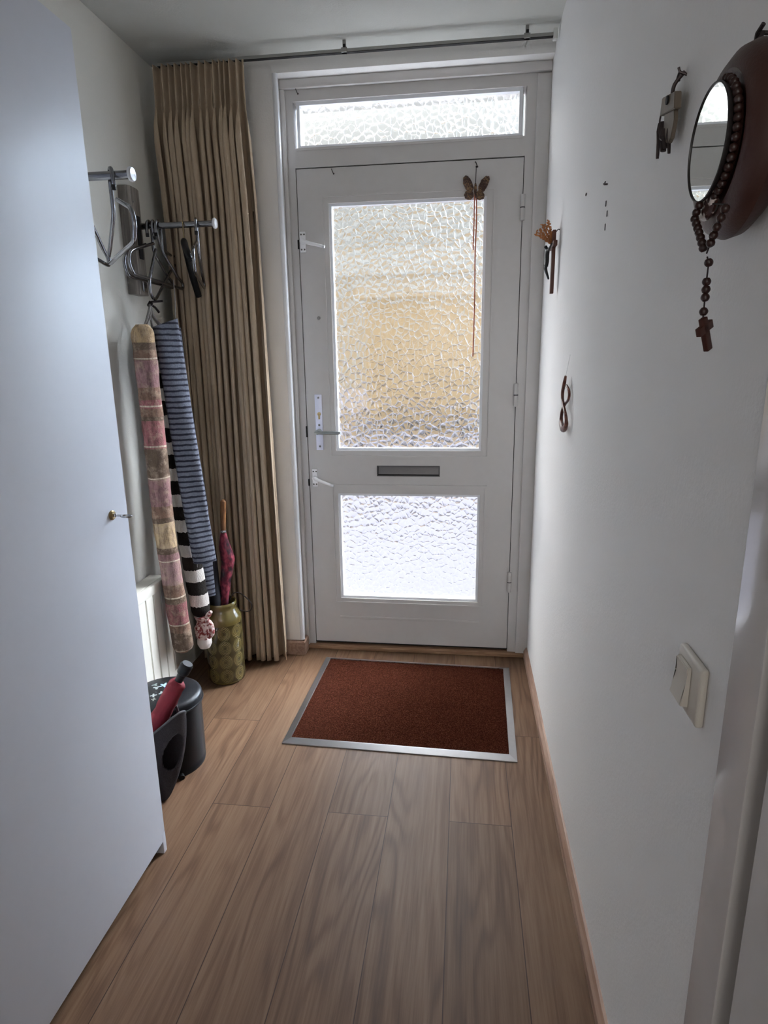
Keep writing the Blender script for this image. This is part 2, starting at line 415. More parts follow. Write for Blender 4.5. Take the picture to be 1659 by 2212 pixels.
# lock plate + lever
lp = MB().box(-.6665, -.6335, LY - .005, LY, .986, 1.237, .002).build('lock_plate', m_lockplate, door)
for z in (1.222, 1.100, 1.003):
    MB().lathe([(0, 0), (.005, 0), (.004, -.002), (0, -.0025)], (-.6495, LY - .005, z), 12, axis='y').build('screw', m_screw, lp)
MB().lathe([(.0, .0), (.0085, 0), (.0085, -.003), (0, -.0035)], (-.648, LY - .005, 1.150), 20, axis='y').box(-.652, -.644, LY - .009, LY - .004, 1.126, 1.148, .002).build('lock_cylinder', m_brass, lp)
lv = MB().cyl((-.649, LY - .004, 1.072), (-.649, LY - .05, 1.072), .011, 18)
lv.tube([(-.658, LY - .050, 1.071), (-.649, LY - .052, 1.0715), (-.62, LY - .055, 1.0705), (-.57, LY - .058, 1.0705), (-.541, LY - .060, 1.0705)], [.009, .011, .0105, .0102, .0095], 14, 4, .75)
lv.build('door_handle', plain('satin_handle_metal', (150, 154, 152), .3, .9), door)
# window style latches
def latch(xc, zc, ang, L, name='latch'):
    b = MB().box(xc - .008, xc + .017, LY - .005, LY, zc - .041, zc + .041, .002)
    lo = b.build(name, m_whitemetal, door)
    for dx, dz in ((-.002, .03), (.011, .03), (-.002, -.03), (.011, -.03)):
        MB().lathe([(0, 0), (.0038, 0), (.003, -.0015), (0, -.002)], (xc + dx, LY - .005, zc + dz), 10, axis='y').build('screw', m_screw, lo)
    ca, sa = math.cos(ang), math.sin(ang)
    p = lambda d, y, q=0: (xc + .004 + d * ca - q * sa, LY + y, zc + d * sa + q * ca)
    lev = MB().cyl(p(0, -.004), p(0, -.022), .0095, 16).tube([p(-.002, -.022, .008), p(.006, -.024, .002), p(.03, -.028), p(.07, -.031), p(L - .006, -.033)], [.008, .009, .0075, .0065, .006], 12, 4)
    le = lev.build('lever', m_whitemetal, lo)
    MB().tube([p(L - .005, -.033), p(L + .006, -.034)], [.0062, .0055], 12).build('tip', m_bead, le)
latch(-.694, 1.875, math.radians(-15), .098)
latch(-.684, .856, math.radians(-19), .092)
for z, zz, hh in ((1.075, .02, .03), (.838, .012, .02), (1.868, .016, .02)):
    MB().box(-.7125, -.7063, FY - .0025, FY + .01, z - hh, z + zz, .001).build('strike_recess', m_black_gap, door)
# letter slot
ls = MB().box(-.387, -.104, 2.799, 2.803, .868, .913).box(-.387, -.104, LY, 2.80, .868, .8685).build('letter_slot', plain('slot_dark_steel', (88, 86, 88), .35, .6), door, False)
MB().prism([(2.783, .8745), (2.786, .8745), (2.797, .912), (2.794, .912)], 'x', -.383, -.108).build('flap', plain('slot_flap_steel', (120, 118, 120), .3, .7, nscale=120), ls, False)
MB().box(-.386, -.105, 2.779, 2.786, .868, .8735, .001).build('lower_lip', m_black_gap, ls, False)
MB().ring_rect(-.389, -.102, .866, .915, .004, LY - .002, LY + .002).build('slot_rim', plain('slot_rim_steel', (100, 98, 98), .4, .6), ls, False)
MB().lathe([(0, 0), (.0075, 0), (.006, -.004), (0, -.005)], (-.634, LY, 1.565), 16, axis='y').build('door_viewer', plain('viewer_grey', (140, 138, 136), .5), door)

# right doorway: casing and half open leaf
mb = MB()
mb.box(XR - .0035, XR + .124, .632, .705, 0, 2.12, .003)
mb.box(XR - .004, XR + .124, -.20, .628, 2.05, 2.12, .003)
mb.box(XR - .004, XR + .124, -.275, -.20, 0, 2.12, .003)
m_gloss = plain('casing_gloss_paint', (196, 192, 190), .16, var=.03, bump=.04, bscale=30)
struct(mb, 'trim_4', m_gloss, 'glossy white door casing at the right edge', 'door casing', smooth=True)
struct(MB().box(XR - .002, XR + .040, -.19, .597, .01, 2.04, .001).box(XR + .040, XR + .044, -.20, .63, 0, 2.06), 'door_2', m_white, 'white side door set back in the right doorway', 'door', smooth=True)

# outdoors seen through the pebbled glass
m_pave = plain('pale_paving', (71, 70, 75), .9, var=.06, nscale=3, spec=0)
m_brick = plain('cream_brickwork', (164, 143, 112), .9, var=.08, nscale=4, spec=0)
m_hedge = plain('hedge_leaves', (52, 48, 46), .9, var=.5, nscale=9)
tag(MB().box(-14, 14, 2.9, 22, -.15, -.06).build('pavement', m_pave, None, False), 'pale pavement outside the front door', 'pavement', None, 'structure')
bld = thing('neighbour_house', (0, 11, -.06), 'cream house front across the street behind the glass', 'building')
MB().box(-2.3, .9, 11, 14, -.06, 2.75).build('house_wall', m_brick, bld, False)
MB().box(-2.5, 1.1, 10.85, 14.2, 2.75, 3.15).build('roof_edge', plain('roof_edge_grey', (190, 190, 186), .8), bld, False)
hd = MB(); bmesh.ops.create_grid(hd.bm, x_segments=1, y_segments=1, size=.001)
hd = MB().box(-1.7, 2, 9.7, 10.3, -.06, .40)
bmesh.ops.subdivide_edges(hd.bm, edges=hd.bm.edges[:], cuts=14, use_grid_fill=True)
for v in hd.bm.verts:
    k = noise.noise(v.co * 3.1) * .1 + noise.noise(v.co * 9) * .05
    if v.co.z > -.05: v.co += Vector((k, k, k))
tag(hd.build('hedge', m_hedge), 'low dark hedge in front of the cream house', 'hedge')

# ------------------------------------------------------------------ wardrobe
XW = -.843
wd = thing('wardrobe', (-1.04, .5, 0), 'tall plain white wardrobe at the left edge', 'wardrobe')
Y0, Y1 = -.55, 1.438
c = MB()
c.box(XL + .002, XW - .018, Y1 - .018, Y1, 0, 2.085, .001)          # far side panel
c.box(XW - .018, XW + .0005, Y1 - .0165, Y1, 0, .062, .001)          # its foot
c.box(XL + .002, XW - .018, Y0, Y0 + .018, 0, 2.085, .001)
c.box(XL + .002, XW - .018, Y0, Y1, 2.067, 2.085, .001)
c.box(XL + .002, XL + .01, Y0, Y1, .06, 2.07)
c.box(XL + .002, XW - .02, Y0 + .018, Y1 - .018, .055, .073)
c.build('carcass', m_ward, wd)
MB().box(XW - .075, XW - .06, Y0 + .018, Y1 - .018, 0, .055).build('plinth', plain('plinth_brown', (70, 50, 42), .7), wd)
dr = MB().box(XW - .017, XW, .782, Y1 - .0005, .040, 2.082, .0012).build('cabinet_door', m_ward, wd)
MB().lathe([(0, 0), (.012, 0), (.012, .003), (.009, .006), (0, .006)], (XW, 1.366, 1.029), 24, axis='x').build('lock_rosette', m_brass, dr)
for y0, y1 in ((.118, .778), (-.546, .114)):
    MB().box(XW - .017, XW, y0, y1, .040, 2.082, .0012).build('cabinet_door', m_ward, wd)
k = thing('cabinet_key', (XW + .006, 1.366, 1.029), 'small key with oval bow in the wardrobe lock', 'key')
MB().tube([(XW + .004, 1.366, 1.029), (XW + .026, 1.366, 1.028)], .0028, 12).ball((XW + .009, 1.366, 1.029), .0048).build('shaft', m_chrome, k)
MB().tube([(XW + .038 + .0125 * math.cos(a), 1.366 + .0095 * math.sin(a), 1.0275) for a in [2 * PI * i / 20 for i in range(20)]], .0023, 10, 2, 1, True).build('bow', m_chrome, k)

# ------------------------------------------------------------------ radiator
rd = thing('radiator', (-1.2, 1.9, .1), 'white panel radiator low on the left wall behind the bin', 'radiator')
p = MB()
RX = -1.172
ys = 1.47; pitch = .0585
prof = [(-1.192, ys)]
y = ys
while y < 2.21:
    prof += [(RX, y + .003), (RX, y + pitch - .010), (RX - .017, y + pitch - .009), (RX - .017, y + pitch - .001), (RX, y + pitch)]
    y += pitch
prof += [(RX, 2.235), (-1.178, 2.243), (-1.192, 2.243)]
p.prism(prof, 'z', .14, .520)
p.box(-1.19, RX + .002, ys, 2.243, .520, .556, .004); p.box(-1.19, RX, ys, 2.243, .11, .14, .004)
p.build('front_panel', plain('radiator_enamel', (236, 234, 224), .35, var=.02), rd, True, 25)
MB().box(-1.246, -1.19, ys, 2.235, .548, .556, .002).box(-1.246, -1.19, 2.232, 2.243, .12, .55, .003).build('side_grille', plain('radiator_enamel_side', (226, 222, 210), .4, var=.03), rd)
MB().cyl((-1.22, 2.19, .115), (-1.22, 2.19, 0), .009).build('pipe', plain('pipe_enamel', (225, 222, 212), .4), rd)

# ------------------------------------------------------------------ coat racks
AZ = 1.885
def coat_rack(ya, x_end, label):
    r = thing('coat_rack', (XL, ya, AZ), label, 'coat rack', 'wall coat racks with folding arms')
    MB().prism([(XL, ya - .075), (XL + .034, ya - .075), (XL + .043, ya - .064), (XL + .043, ya - .015), (XL + .036, ya + .012), (XL, ya + .014)], 'z', 1.637, 2.012, .001).build('backboard', m_board, r, True, 20)
    MB().box(XL + .043, XL + .047, ya - .045, ya - .018, AZ - .12, AZ + .03, .001).build('slot_plate', m_black_gap, r)
    MB().box(XL + .044, XL + .050, ya - .048, ya - .020, 1.648, 1.700, .002).build('catch_plate', m_chrome, r)
    a = MB().tube([(XL + .035, ya, AZ), (x_end - .004, ya, AZ)], .0112, 20).build('arm', m_alu, r)
    MB().lathe([(0, 0), (.0175, 0), (.019, .002), (.019, .006), (.016, .010), (0, .012)], (x_end - .006, ya, AZ), 24, axis='x').build('end_cap', m_cap, a)
    MB().lathe([(0, 0), (.004, 0), (.003, .002), (0, .003)], (XL + .043, ya - .05, 1.96), 10, axis='x').build('screw', m_screw, r)
    return r
coat_rack(2.397, -.926, 'folding wall coat rack arm in front of the curtain')
coat_rack(1.760, -.905, 'folding wall coat rack arm beside the wardrobe top')

# ------------------------------------------------------------------ hangers (open ended bent aluminium tube)
HP = [(-.020, -.034), (-.0205, -.012), (-.015, .008), (0, .0175), (.014, .010), (.0185, -.008), (.018, -.05), (.020, -.082), (.036, -.104), (.075, -.132), (.118, -.163), (.146, -.178),
      (.158, -.189), (.156, -.203), (.136, -.207), (.05, -.203), (-.08, -.2), (-.17, -.198), (-.200, -.190), (-.218, -.165), (-.214, -.140), (-.190, -.118), (-.120, -.094), (-.045, -.070)]
def hanger_parts(root, hp=HP):
    MB().tube([(0, u, z) for u, z in hp[4:]], .0058, 12, 5).build('hanger_frame', m_alu, root)
    MB().tube([(0, u, z) for u, z in hp[:5]], .0058, 12, 5).build('hook', m_alu, root)
    u, z = hp[0]
    MB().lathe([(0, -.004), (.0062, -.003), (.0065, .009), (0, .009)], (0, u, z - .003), 12).build('rubber_tip', m_blackrub, root)
    u, z = hp[-1]
    MB().ball((0, u, z), .0060, 2).build('end_plug', m_screw, root)
def place(o, x, y, rz=0, tilt=0):
    o.location = (x, y, AZ)
    o.rotation_euler = (Matrix.Rotation(rz, 4, 'Z') @ Matrix.Rotation(tilt, 4, 'X')).to_euler()
h0 = thing('coat_hanger', (0, 0, 0), '', 'hanger', 'bent tube hangers on the rack arms'); hanger_parts(h0)
def dup(root):
    r = root.copy(); COL.objects.link(r)
    for ch in root.children:
        c2 = ch.copy(); COL.objects.link(c2); c2.parent = r
    return r
R = math.radians
spots = [(-.966, 1.760, R(40), 0, 'silver tube hanger on the wardrobe side arm, nearest its end cap'),
         (-1.056, 1.760, R(12), 0, 'silver tube hanger half hidden by the wardrobe edge'),
         (-1.186, 2.397, R(1), R(1), 'silver tube hanger closest to the wall on the curtain side arm'),
         (-1.150, 2.397, R(-3), R(-1), 'silver tube hanger second from the wall on the curtain side arm'),
         (-1.000, 2.397, R(18), R(-1), 'silver tube hanger at the outer end beside the black one'),
         (-1.168, 2.397, R(8), R(32), 'tilted silver hanger pulled down by the tied draught stoppers')]
for i, (x, y, rz, tl, lab) in enumerate(spots):
    o = h0 if i == 0 else dup(h0)
    o['label'] = lab; place(o, x, y, rz, tl)
# black hanger
bh = thing('black_hanger', (0, 0, 0), 'black padded hanger with thin wire hook', 'hanger')
MB().tube([(0, -.018, -.028), (0, -.02, -.005), (0, -.012, .012), (0, .002, .0145), (0, .014, .006), (0, .012, -.02), (0, 0, -.066)], .0019, 8, 4).build('wire_hook', m_brass, bh)
MB().tube([(.022, -.20, -.150), (.014, -.17, -.125), (.003, -.08, -.085), (0, 0, -.062), (.006, .06, -.105), (.018, .12, -.17), (.034, .160, -.238)], [.008, .011, .012, .0125, .0125, .0135, .0125], 14, 5, 1.15).build('shoulder_bar', m_blackpl, bh)
place(bh, -1.052, 2.397, R(22), 0)

# ------------------------------------------------------------------ draught stoppers and scarf hanging from the tilted hanger
def ipath(pts, n):
    out = []
    for i in range(n):
        t = i / (n - 1) * (len(pts) - 1); k = min(int(t), len(pts) - 2); f = t - k
        out.append(Vector(pts[k]).lerp(Vector(pts[k + 1]), f))
    return out
def sag_tube(mb, pts, r, seg, n, amp=.0025, fr=9, flat=1.0, ends=True):
    P = ipath(pts, n); RR = []
    for i, q in enumerate(P):
        k = r + amp * noise.noise(Vector((0, 0, q.z * fr)))
        if ends:
            d = min(i, n - 1 - i)
            k *= (.55, .86, .97)[d] if d < 3 else 1
        RR.append(k)
    mb.tube(P, RR, seg, 0, flat)
    for v in mb.bm.verts:
        v.co += Vector((noise.noise(v.co * 22), noise.noise(v.co * 22 + Vector((9, 0, 0))), 0)) * .0028
    return mb
def plaid_mat():
    n = N('plaid_wool'); v = n.obj()
    sp = n.new('SeparateXYZ'); n.link(v, sp.inputs[0])
    z0, z1 = .242, 1.517
    zz = n.math('ADD', sp.outputs['Z'], n.math('MULTIPLY', n.math('SUBTRACT', n.noise(v, 9, 2), .5), .012))
    f = n.math('DIVIDE', n.math('SUBTRACT', 1.517, zz), z1 - z0)
    tan, olive, mauve, line, brown, red, cream, pink = lin(176, 150, 116), lin(104, 88, 74), lin(146, 112, 112), lin(206, 190, 170), lin(132, 104, 88), lin(150, 98, 99), lin(188, 164, 130), lin(162, 130, 128)
    px = [(700, tan), (738, olive), (752, brown), (775, mauve), (835, brown), (862, red), (880, brown), (897, olive), (905, red), (955, olive), (1012, mauve), (1062, brown), (1082, olive), (1092, cream), (1150, olive), (1165, mauve), (1186, pink), (1238, brown), (1268, olive), (1284, red), (1330, brown), (1345, olive), (1384, brown), (1396, tan)]
    zs = [(703, 1.517), (900, 1.192), (1100, .777), (1300, .44), (1395, .242)]
    def pz(p):
        for (a, za), (b, zb) in zip(zs, zs[1:]):
            if p <= b: return za + (zb - za) * (p - a) / (b - a)
        return zs[-1][1]
    st = [(max(0, (1.517 - pz(p)) / (z1 - z0)), c) for p, c in px]
    c = n.ramp(f, st, 'CONSTANT')
    for p in (772, 876, 953, 1010, 1184, 1270, 1331, 1385):
        q = (1.517 - pz(p)) / (z1 - z0)
        c = n.mix(n.math('LESS_THAN', n.math('ABSOLUTE', n.math('SUBTRACT', f, q)), .0022), c, line)
    vx = n.obj((1, 1, .25)); c = n.mix(n.ramp(n.noise(vx, 70, 4, .75), [(.42, (0, 0, 0, 1)), (.66, (.75, .75, .75, 1))]), c, lin(84, 68, 62))
    c = n.mix(n.ramp(n.noise(v, 34, 4, .7), [(.48, (0, 0, 0, 1)), (.7, (.6, .6, .6, 1))]), c, lin(178, 156, 136))
    n.base(c); n.b.inputs['Roughness'].default_value = .95; n.b.inputs['Specular IOR Level'].default_value = .1
    n.bump(n.noise(v, 300, 3), .5, .004)
    return n.m
ps = thing('draught_stopper', (-1.15, 2.2, .242), 'plaid pink and brown rolled draught stopper hanging against the wall', 'draught stopper')
PLP = [(-1.152, 2.200, 1.520), (-1.148, 2.200, 1.19), (-1.146, 2.20, .777), (-1.122, 2.187, .454), (-1.110, 2.192, .250)]
sag_tube(MB(), PLP, .040, 26, 90).build('plaid_roll', plaid_mat(), ps)
TIP = Vector((-1.172, 2.318, 1.597))
MB().tube([(-1.150, 2.215, 1.512), (-1.157, 2.26, 1.55), TIP], .0052, 8, 5).tube([(-1.142, 2.21, 1.51), (-1.152, 2.268, 1.55), TIP], .004, 8, 5).build('hanging_loop', m_twine, ps)

def bw_mat():
    n = N('black_white_knit'); v = n.obj(); sp = n.new('SeparateXYZ'); n.link(v, sp.inputs[0])
    zz = n.math('ADD', sp.outputs['Z'], n.math('MULTIPLY', n.math('SUBTRACT', n.noise(v, 140, 2), .5), .010))
    f = n.math('FRACT', n.math('DIVIDE', n.math('ADD', zz, -.4010), .1050))
    m = n.math('LESS_THAN', f, .47)
    wn_ = n.noise(v, 220, 3)
    c = n.mix(m, n.mix(wn_, lin(24, 22, 22), lin(52, 47, 44)), n.mix(wn_, lin(206, 198, 190), lin(240, 236, 230)))
    n.base(c); n.b.inputs['Roughness'].default_value = .95; n.b.inputs['Specular IOR Level'].default_value = .1
    n.bump(n.noise(n.obj((1, 1, .3)), 300, 2), .7, .004)
    return n.m
bs = thing('draught_stopper', (-1.1, 2.3, .2), 'black and white striped knitted draught stopper with tied end', 'draught stopper')
BWP = [(-1.188, 2.355, 1.50), (-1.186, 2.355, 1.285), (-1.158, 2.356, 1.067), (-1.134, 2.345, .800), (-1.104, 2.33, .548), (-1.078, 2.315, .350)]
sag_tube(MB(), BWP, .0385, 26, 90).build('knitted_roll', bw_mat(), bs)
def gath(n_, mat, z0, z1, r0, r1, cx, cy, par):
    mb = MB(); rings = 9; seg = 36
    prof = []
    for i in range(rings):
        t_ = i / (rings - 1)
        r_ = (r0 * (1 - t_) + r1 * t_) * (1 - .32 * math.sin(PI * min(1, t_ * 2)) * (1 if t_ < .5 else 0))
        prof.append((max(r_, .004), z0 + (z1 - z0) * t_))
    mb.lathe(prof, (cx, cy, 0), seg)
    for v in mb.bm.verts:
        a = math.atan2(v.co.y - cy, v.co.x - cx); d = Vector((v.co.x - cx, v.co.y - cy, 0))
        t_ = (v.co.z - z0) / (z1 - z0)
        v.co += d * .22 * math.sin(7 * a + 2) * (1 - abs(t_ - .5))
    return mb.build(n_, mat, par)
n = N('red_white_print'); v = n.obj(); c = n.ramp(n.noise(v, 70, 2), [(.42, lin(142, 60, 58)), (.55, lin(226, 205, 198))]); n.base(c); n.b.inputs['Roughness'].default_value = .9
m_print = n.m
gath('gathered_end', m_print, .352, .255, .030, .029, -1.074, 2.306, bs)
sk = MB().lathe([(.005, .0), (.022, .004), (.030, .022), (.030, .04), (.022, .052)], (-1.072, 2.305, .208), 26)
sk.build('white_end', plain('white_cotton', (226, 216, 210), .9, bump=.3), bs)
MB().tube([(-1.05, 2.295, .345), (-1.030, 2.285, .325), (-1.026, 2.28, .29), (-1.043, 2.287, .27), (-1.05, 2.29, .31), (-1.052, 2.292, .345), (-1.034, 2.285, .370), (-1.02, 2.28, .386)], [.008, .012, .012, .009, .008, .008, .011, .006], 10, 5).build('ribbon_bow', m_print, bs)
MB().tube([(-1.186, 2.350, 1.495), (-1.180, 2.33, 1.55), TIP], .005, 8, 5).build('hanging_loop', m_twine, bs)

def knit_mat():
    n = N('blue_grey_striped_knit'); v = n.obj(); sp = n.new('SeparateXYZ'); n.link(v, sp.inputs[0])
    zz = n.math('ADD', sp.outputs['Z'], n.math('MULTIPLY', n.math('SUBTRACT', n.noise(v, 40, 2), .5), .006))
    f = n.math('FRACT', n.math('DIVIDE', zz, .0205))
    m = n.ramp(n.math('ABSOLUTE', n.math('SUBTRACT', f, .5)), [(.12, (1, 1, 1, 1)), (.24, (0, 0, 0, 1))])
    w_ = n.noise(v, 180, 3, .7)
    c = n.mix(m, n.mix(w_, lin(80, 83, 93), lin(132, 136, 148)), n.mix(w_, lin(34, 35, 44), lin(60, 62, 74)))
    n.base(c); n.b.inputs['Roughness'].default_value = .95; n.b.inputs['Specular IOR Level'].default_value = .1
    n.bump(w_, .5, .004)
    return n.m
m_knit = knit_mat()
sc = thing('knitted_scarf', (-1.09, 2.3, .42), 'blue grey finely striped knitted scarf folded over the cord', 'scarf')
def scarf_end(pts, w, th, name, seg=28, n_=70):
    mb = MB(); P = ipath(pts, n_)
    ax = Vector((.80, .60, 0)); ay = Vector((-.60, .80, 0))
    rings = []
    for i, q in enumerate(P):
        ring = []
        for k in range(seg):
            a = 2 * PI * k / seg
            sx_ = math.copysign(abs(math.cos(a)) ** .6, math.cos(a)); sy_ = math.copysign(abs(math.sin(a)) ** .6, math.sin(a))
            co = q + ax * w * sx_ + ay * th * sy_
            co += ay * (.004 * math.sin(q.z * 9 + sx_ * 2.5)) + Vector((0, 0, (-.016 * sx_ if i < 3 else 0)))* -1
            ring.append(mb.bm.verts.new(co))
        rings.append(ring)
    for A, B in zip(rings, rings[1:]):
        for k in range(seg): mb.bm.faces.new((A[k], A[(k + 1) % seg], B[(k + 1) % seg], B[k]))
    mb.bm.faces.new(rings[0][::-1]); mb.bm.faces.new(rings[-1])
    return mb.build(name, m_knit, sc)
scarf_end([(-1.108, 2.290, 1.530), (-1.087, 2.286, 1.323), (-1.073, 2.288, 1.092), (-1.057, 2.290, .846), (-1.033, 2.292, .600)], .046, .025, 'front_end')
scarf_end([(-1.112, 2.345, 1.50), (-1.10, 2.37, 1.1), (-1.078, 2.38, .8), (-1.080, 2.386, .410)], .036, .010, 'back_end')
MB().tube([(-1.12, 2.285, 1.515), (-1.16, 2.31, 1.555), TIP], .0065, 8, 5).tube([(-1.07, 2.30, 1.545), (-1.078, 2.33, 1.62), (-1.092, 2.36, 1.688)], .0018, 6, 4).build('hanging_cord', m_twine, sc)
kn = MB().tube([TIP + Vector((-.004, 0, .012)), TIP + Vector((.006, .003, .004)), TIP + Vector((.002, -.006, -.006)), TIP + Vector((-.008, 0, 0)), TIP + Vector((0, .006, .01)), TIP + Vector((.02, .012, .012)), TIP + Vector((.042, .018, .014))], .0042, 8, 5)
kn.tube([TIP, TIP + Vector((.014, .006, -.008)), TIP + Vector((.028, .010, -.028))], .0042, 8, 4)
tag(recenter(kn.build('tie_ribbon', m_cord)), 'dark knotted ribbon tying the draught stoppers to the hanger', 'ribbon')

# ------------------------------------------------------------------ curtain and rail
def curtain():
    mb = MB(); NU, NV = 560, 46
    zt, zb = 2.479, .018
    rows = []
    rnd = random.Random(3)
    ph = [rnd.uniform(-.5, .5) for _ in range(40)]
    Nf = 14.5
    for j in range(NV + 1):
        t_ = j / NV
        if j < 10: z = zt - (zt - 2.28) * j / 10
        else: z = 2.28 + (zb - 2.28) * (j - 10) / (NV - 10)
        d = (zt - z) / (zt - zb)
        row = []
        for i in range(NU + 1):
            u = i / NU
            x0 = -1.196 - .011 * min(1, d * 12); x1 = -.838 - .012 * min(1, d * 9) + .028 * d + .010 * math.sin(min(1, d * 3) * PI) * 0
            ww = u + .09 * d * math.sin(PI * u) + .014 * math.sin(2 * PI * u * 2.3 + 1.1) + .008 * math.sin(2 * PI * u * 5.1 + .3 + d)
            th = 2 * PI * Nf * ww
            kf = int(ww * Nf + .5) % 40
            A = .047 + .013 * ph[kf] + .006 * u * d
            # below the tape: deep soft folds; in the tape: tight pinched pleats
            soft = min(1, max(0, (2.345 - z) / .10)); top = min(1, max(0, (z - 2.345) / .14))
            amp = A * (.34 + .66 * soft) if z < 2.345 else A * (.34 + .12 * top)
            wob = .25 * math.sin(d * 5 + ph[kf] * 6)
            y = 2.620 - .046 * math.exp(-((zt - z) / .36) ** 2) + .006 * d + amp * math.sin(th + wob) + (1 - soft) * .007 * math.sin(3 * th + 1) + soft * .004 * math.sin(3 * th + ph[kf] * 9)
            x = x0 + (x1 - x0) * u +   .0145 * soft * math.sin(2 * (th + wob)) + .003 * (1 - soft) * math.sin(2 * th)
            pinch = math.exp(-((z - 2.345) / .018) ** 2)
            y -= .008 * pinch * max(0, math.sin(th)) 
            zz = z + (.006 * math.sin(th * .5 + 1) * (1 if j == NV else 0)) - (.02 * (1 - u) * 0)
            row.append(mb.bm.verts.new((x, y, zz)))
        rows.append(row)
    for A, B in zip(rows, rows[1:]):
        for i in range(NU): mb.bm.faces.new((A[i], A[i + 1], B[i + 1], B[i]))
    n = N('beige_curtain_cloth'); v = n.obj((1, 1, .12)); f = n.noise(v, 260, 3, .7)
    n.base(n.mix(f, lin(164, 146, 124), lin(188, 170, 148))); n.b.inputs['Roughness'].default_value = .9; n.b.inputs['Specular IOR Level'].default_value = .15
    n.bump(f, .2, .002)
    o = mb.build('curtain', n.m, None, True, 80)
    md = o.modifiers.new('Thickness', 'SOLIDIFY'); md.thickness = .0014
    return recenter(o)
tag(curtain(), 'beige pinch pleated curtain gathered in the left corner', 'curtain')
cr = thing('curtain_rail', (-.47, 2.6, 2.49), 'thin metal curtain rail under the ceiling above the door', 'curtain rail')
MB().prism([(2.593, 2.4895), (2.607, 2.4895), (2.607, 2.499), (2.605, 2.501), (2.595, 2.501), (2.593, 2.499)], 'x', -1.188, XR - .012).build('rail', m_alu_rail, cr)
MB().box(-1.186, XR - .014, 2.5925, 2.6075, 2.4875, 2.4895).build('track_slot_shade', m_black_gap, cr, False)  # dark strip standing in for the shade along the rail's underside
for x in (-.458, .203):
    bk = MB().box(x - .011, x + .011, 2.590, 2.610, 2.4875, 2.504, .002).box(x - .006, x + .006, 2.596, 2.604, 2.503, ZC).build('bracket', m_alu_rail, cr)
    MB().box(x - .004, x + .006, 2.589, 2.597, 2.503, 2.514, .001).build('clip', m_blackpl, bk)
MB().box(XR - .022, XR - .006, 2.589, 2.611, 2.478, 2.513, .003).build('end_stop', plain('end_stop_white', (205, 205, 200), .4), cr)

# ------------------------------------------------------------------ vase used as umbrella stand
def vase():
    cx, cy = -1.040, 2.437; R0 = .0815
    n = N('olive_glaze'); t = n.new('TexCoord'); sp = n.new('SeparateXYZ'); n.link(t.outputs['Object'], sp.inputs[0])
    ang = n.math('ARCTAN2', sp.outputs['Y'], sp.outputs['X'])
    u = n.math('MULTIPLY', ang, 8 / (2 * PI)); w = n.math('DIVIDE', n.math('SUBTRACT', sp.outputs['Z'], .012), .0665)
    fu = n.math('SUBTRACT', n.math('FRACT', n.math('ADD', u, 8)), .5); fv = n.math('SUBTRACT', n.math('FRACT', w), .5)
    # onion rings squeezed toward each motif's top
    e2 = n.math('SQRT', n.math('ADD', n.math('POWER', n.math('MULTIPLY', fu, 1.0), 2), n.math('POWER', n.math('MULTIPLY', fv, .92), 2)))
    off = n.math('ABSOLUTE', fu)
    ln = n.math('MULTIPLY_ADD', n.math('SINE', n.math('MULTIPLY', n.math('ADD', e2, n.math('MULTIPLY', off, .35)), 62)), .5, .5)
    ln = n.math('POWER', ln, 1.6)
    inside = n.math('MULTIPLY', n.ramp(e2, [(.40, (1, 1, 1, 1)), (.5, (0, 0, 0, 1))]), n.ramp(e2, [(.05, (.2, .2, .2, 1)), (.16, (1, 1, 1, 1))]))
    band = n.math('MULTIPLY', n.math('GREATER_THAN', sp.outputs['Z'], .014), n.math('LESS_THAN', sp.outputs['Z'], .2780))
    mk = n.math('MULTIPLY', n.math('MULTIPLY', ln, inside), band)
    f = n.noise(t.outputs['Object'], 40, 3)
    base = n.mix(f, lin(48, 41, 20), lin(74, 64, 33)); hi = lin(146, 130, 78)
    c = n.mix(band, lin(98, 86, 44), base); c = n.mix(mk, c, hi)
    n.base(c); n.b.inputs['Roughness'].default_value = .16; n.b.inputs['Coat Weight'].default_value = .5
    n.bump(mk, .6, .004)
    v = thing('ceramic_vase', (cx, cy, 0), 'olive green ceramic vase with onion relief holding umbrellas', 'vase')
    mb = MB()
    mb.lathe([(0, .002), (R0 * .88, 0), (R0 * .97, .006), (R0, .016), (R0 * .985, .15), (R0, .285), (R0 * 1.0, .296), (R0 * .96, .310), (R0 * .84, .326), (.0635, .338), (.061, .347), (.065, .356), (.0655, .364), (.062, .371), (.057, .368), (.0545, .345), (.070, .31), (.073, .28), (.073, .02), (0, .015)], (0, 0, 0), 64)
    o = mb.build('vase_body', n.m, None, True, 50); o.parent = v
    return v
vase()
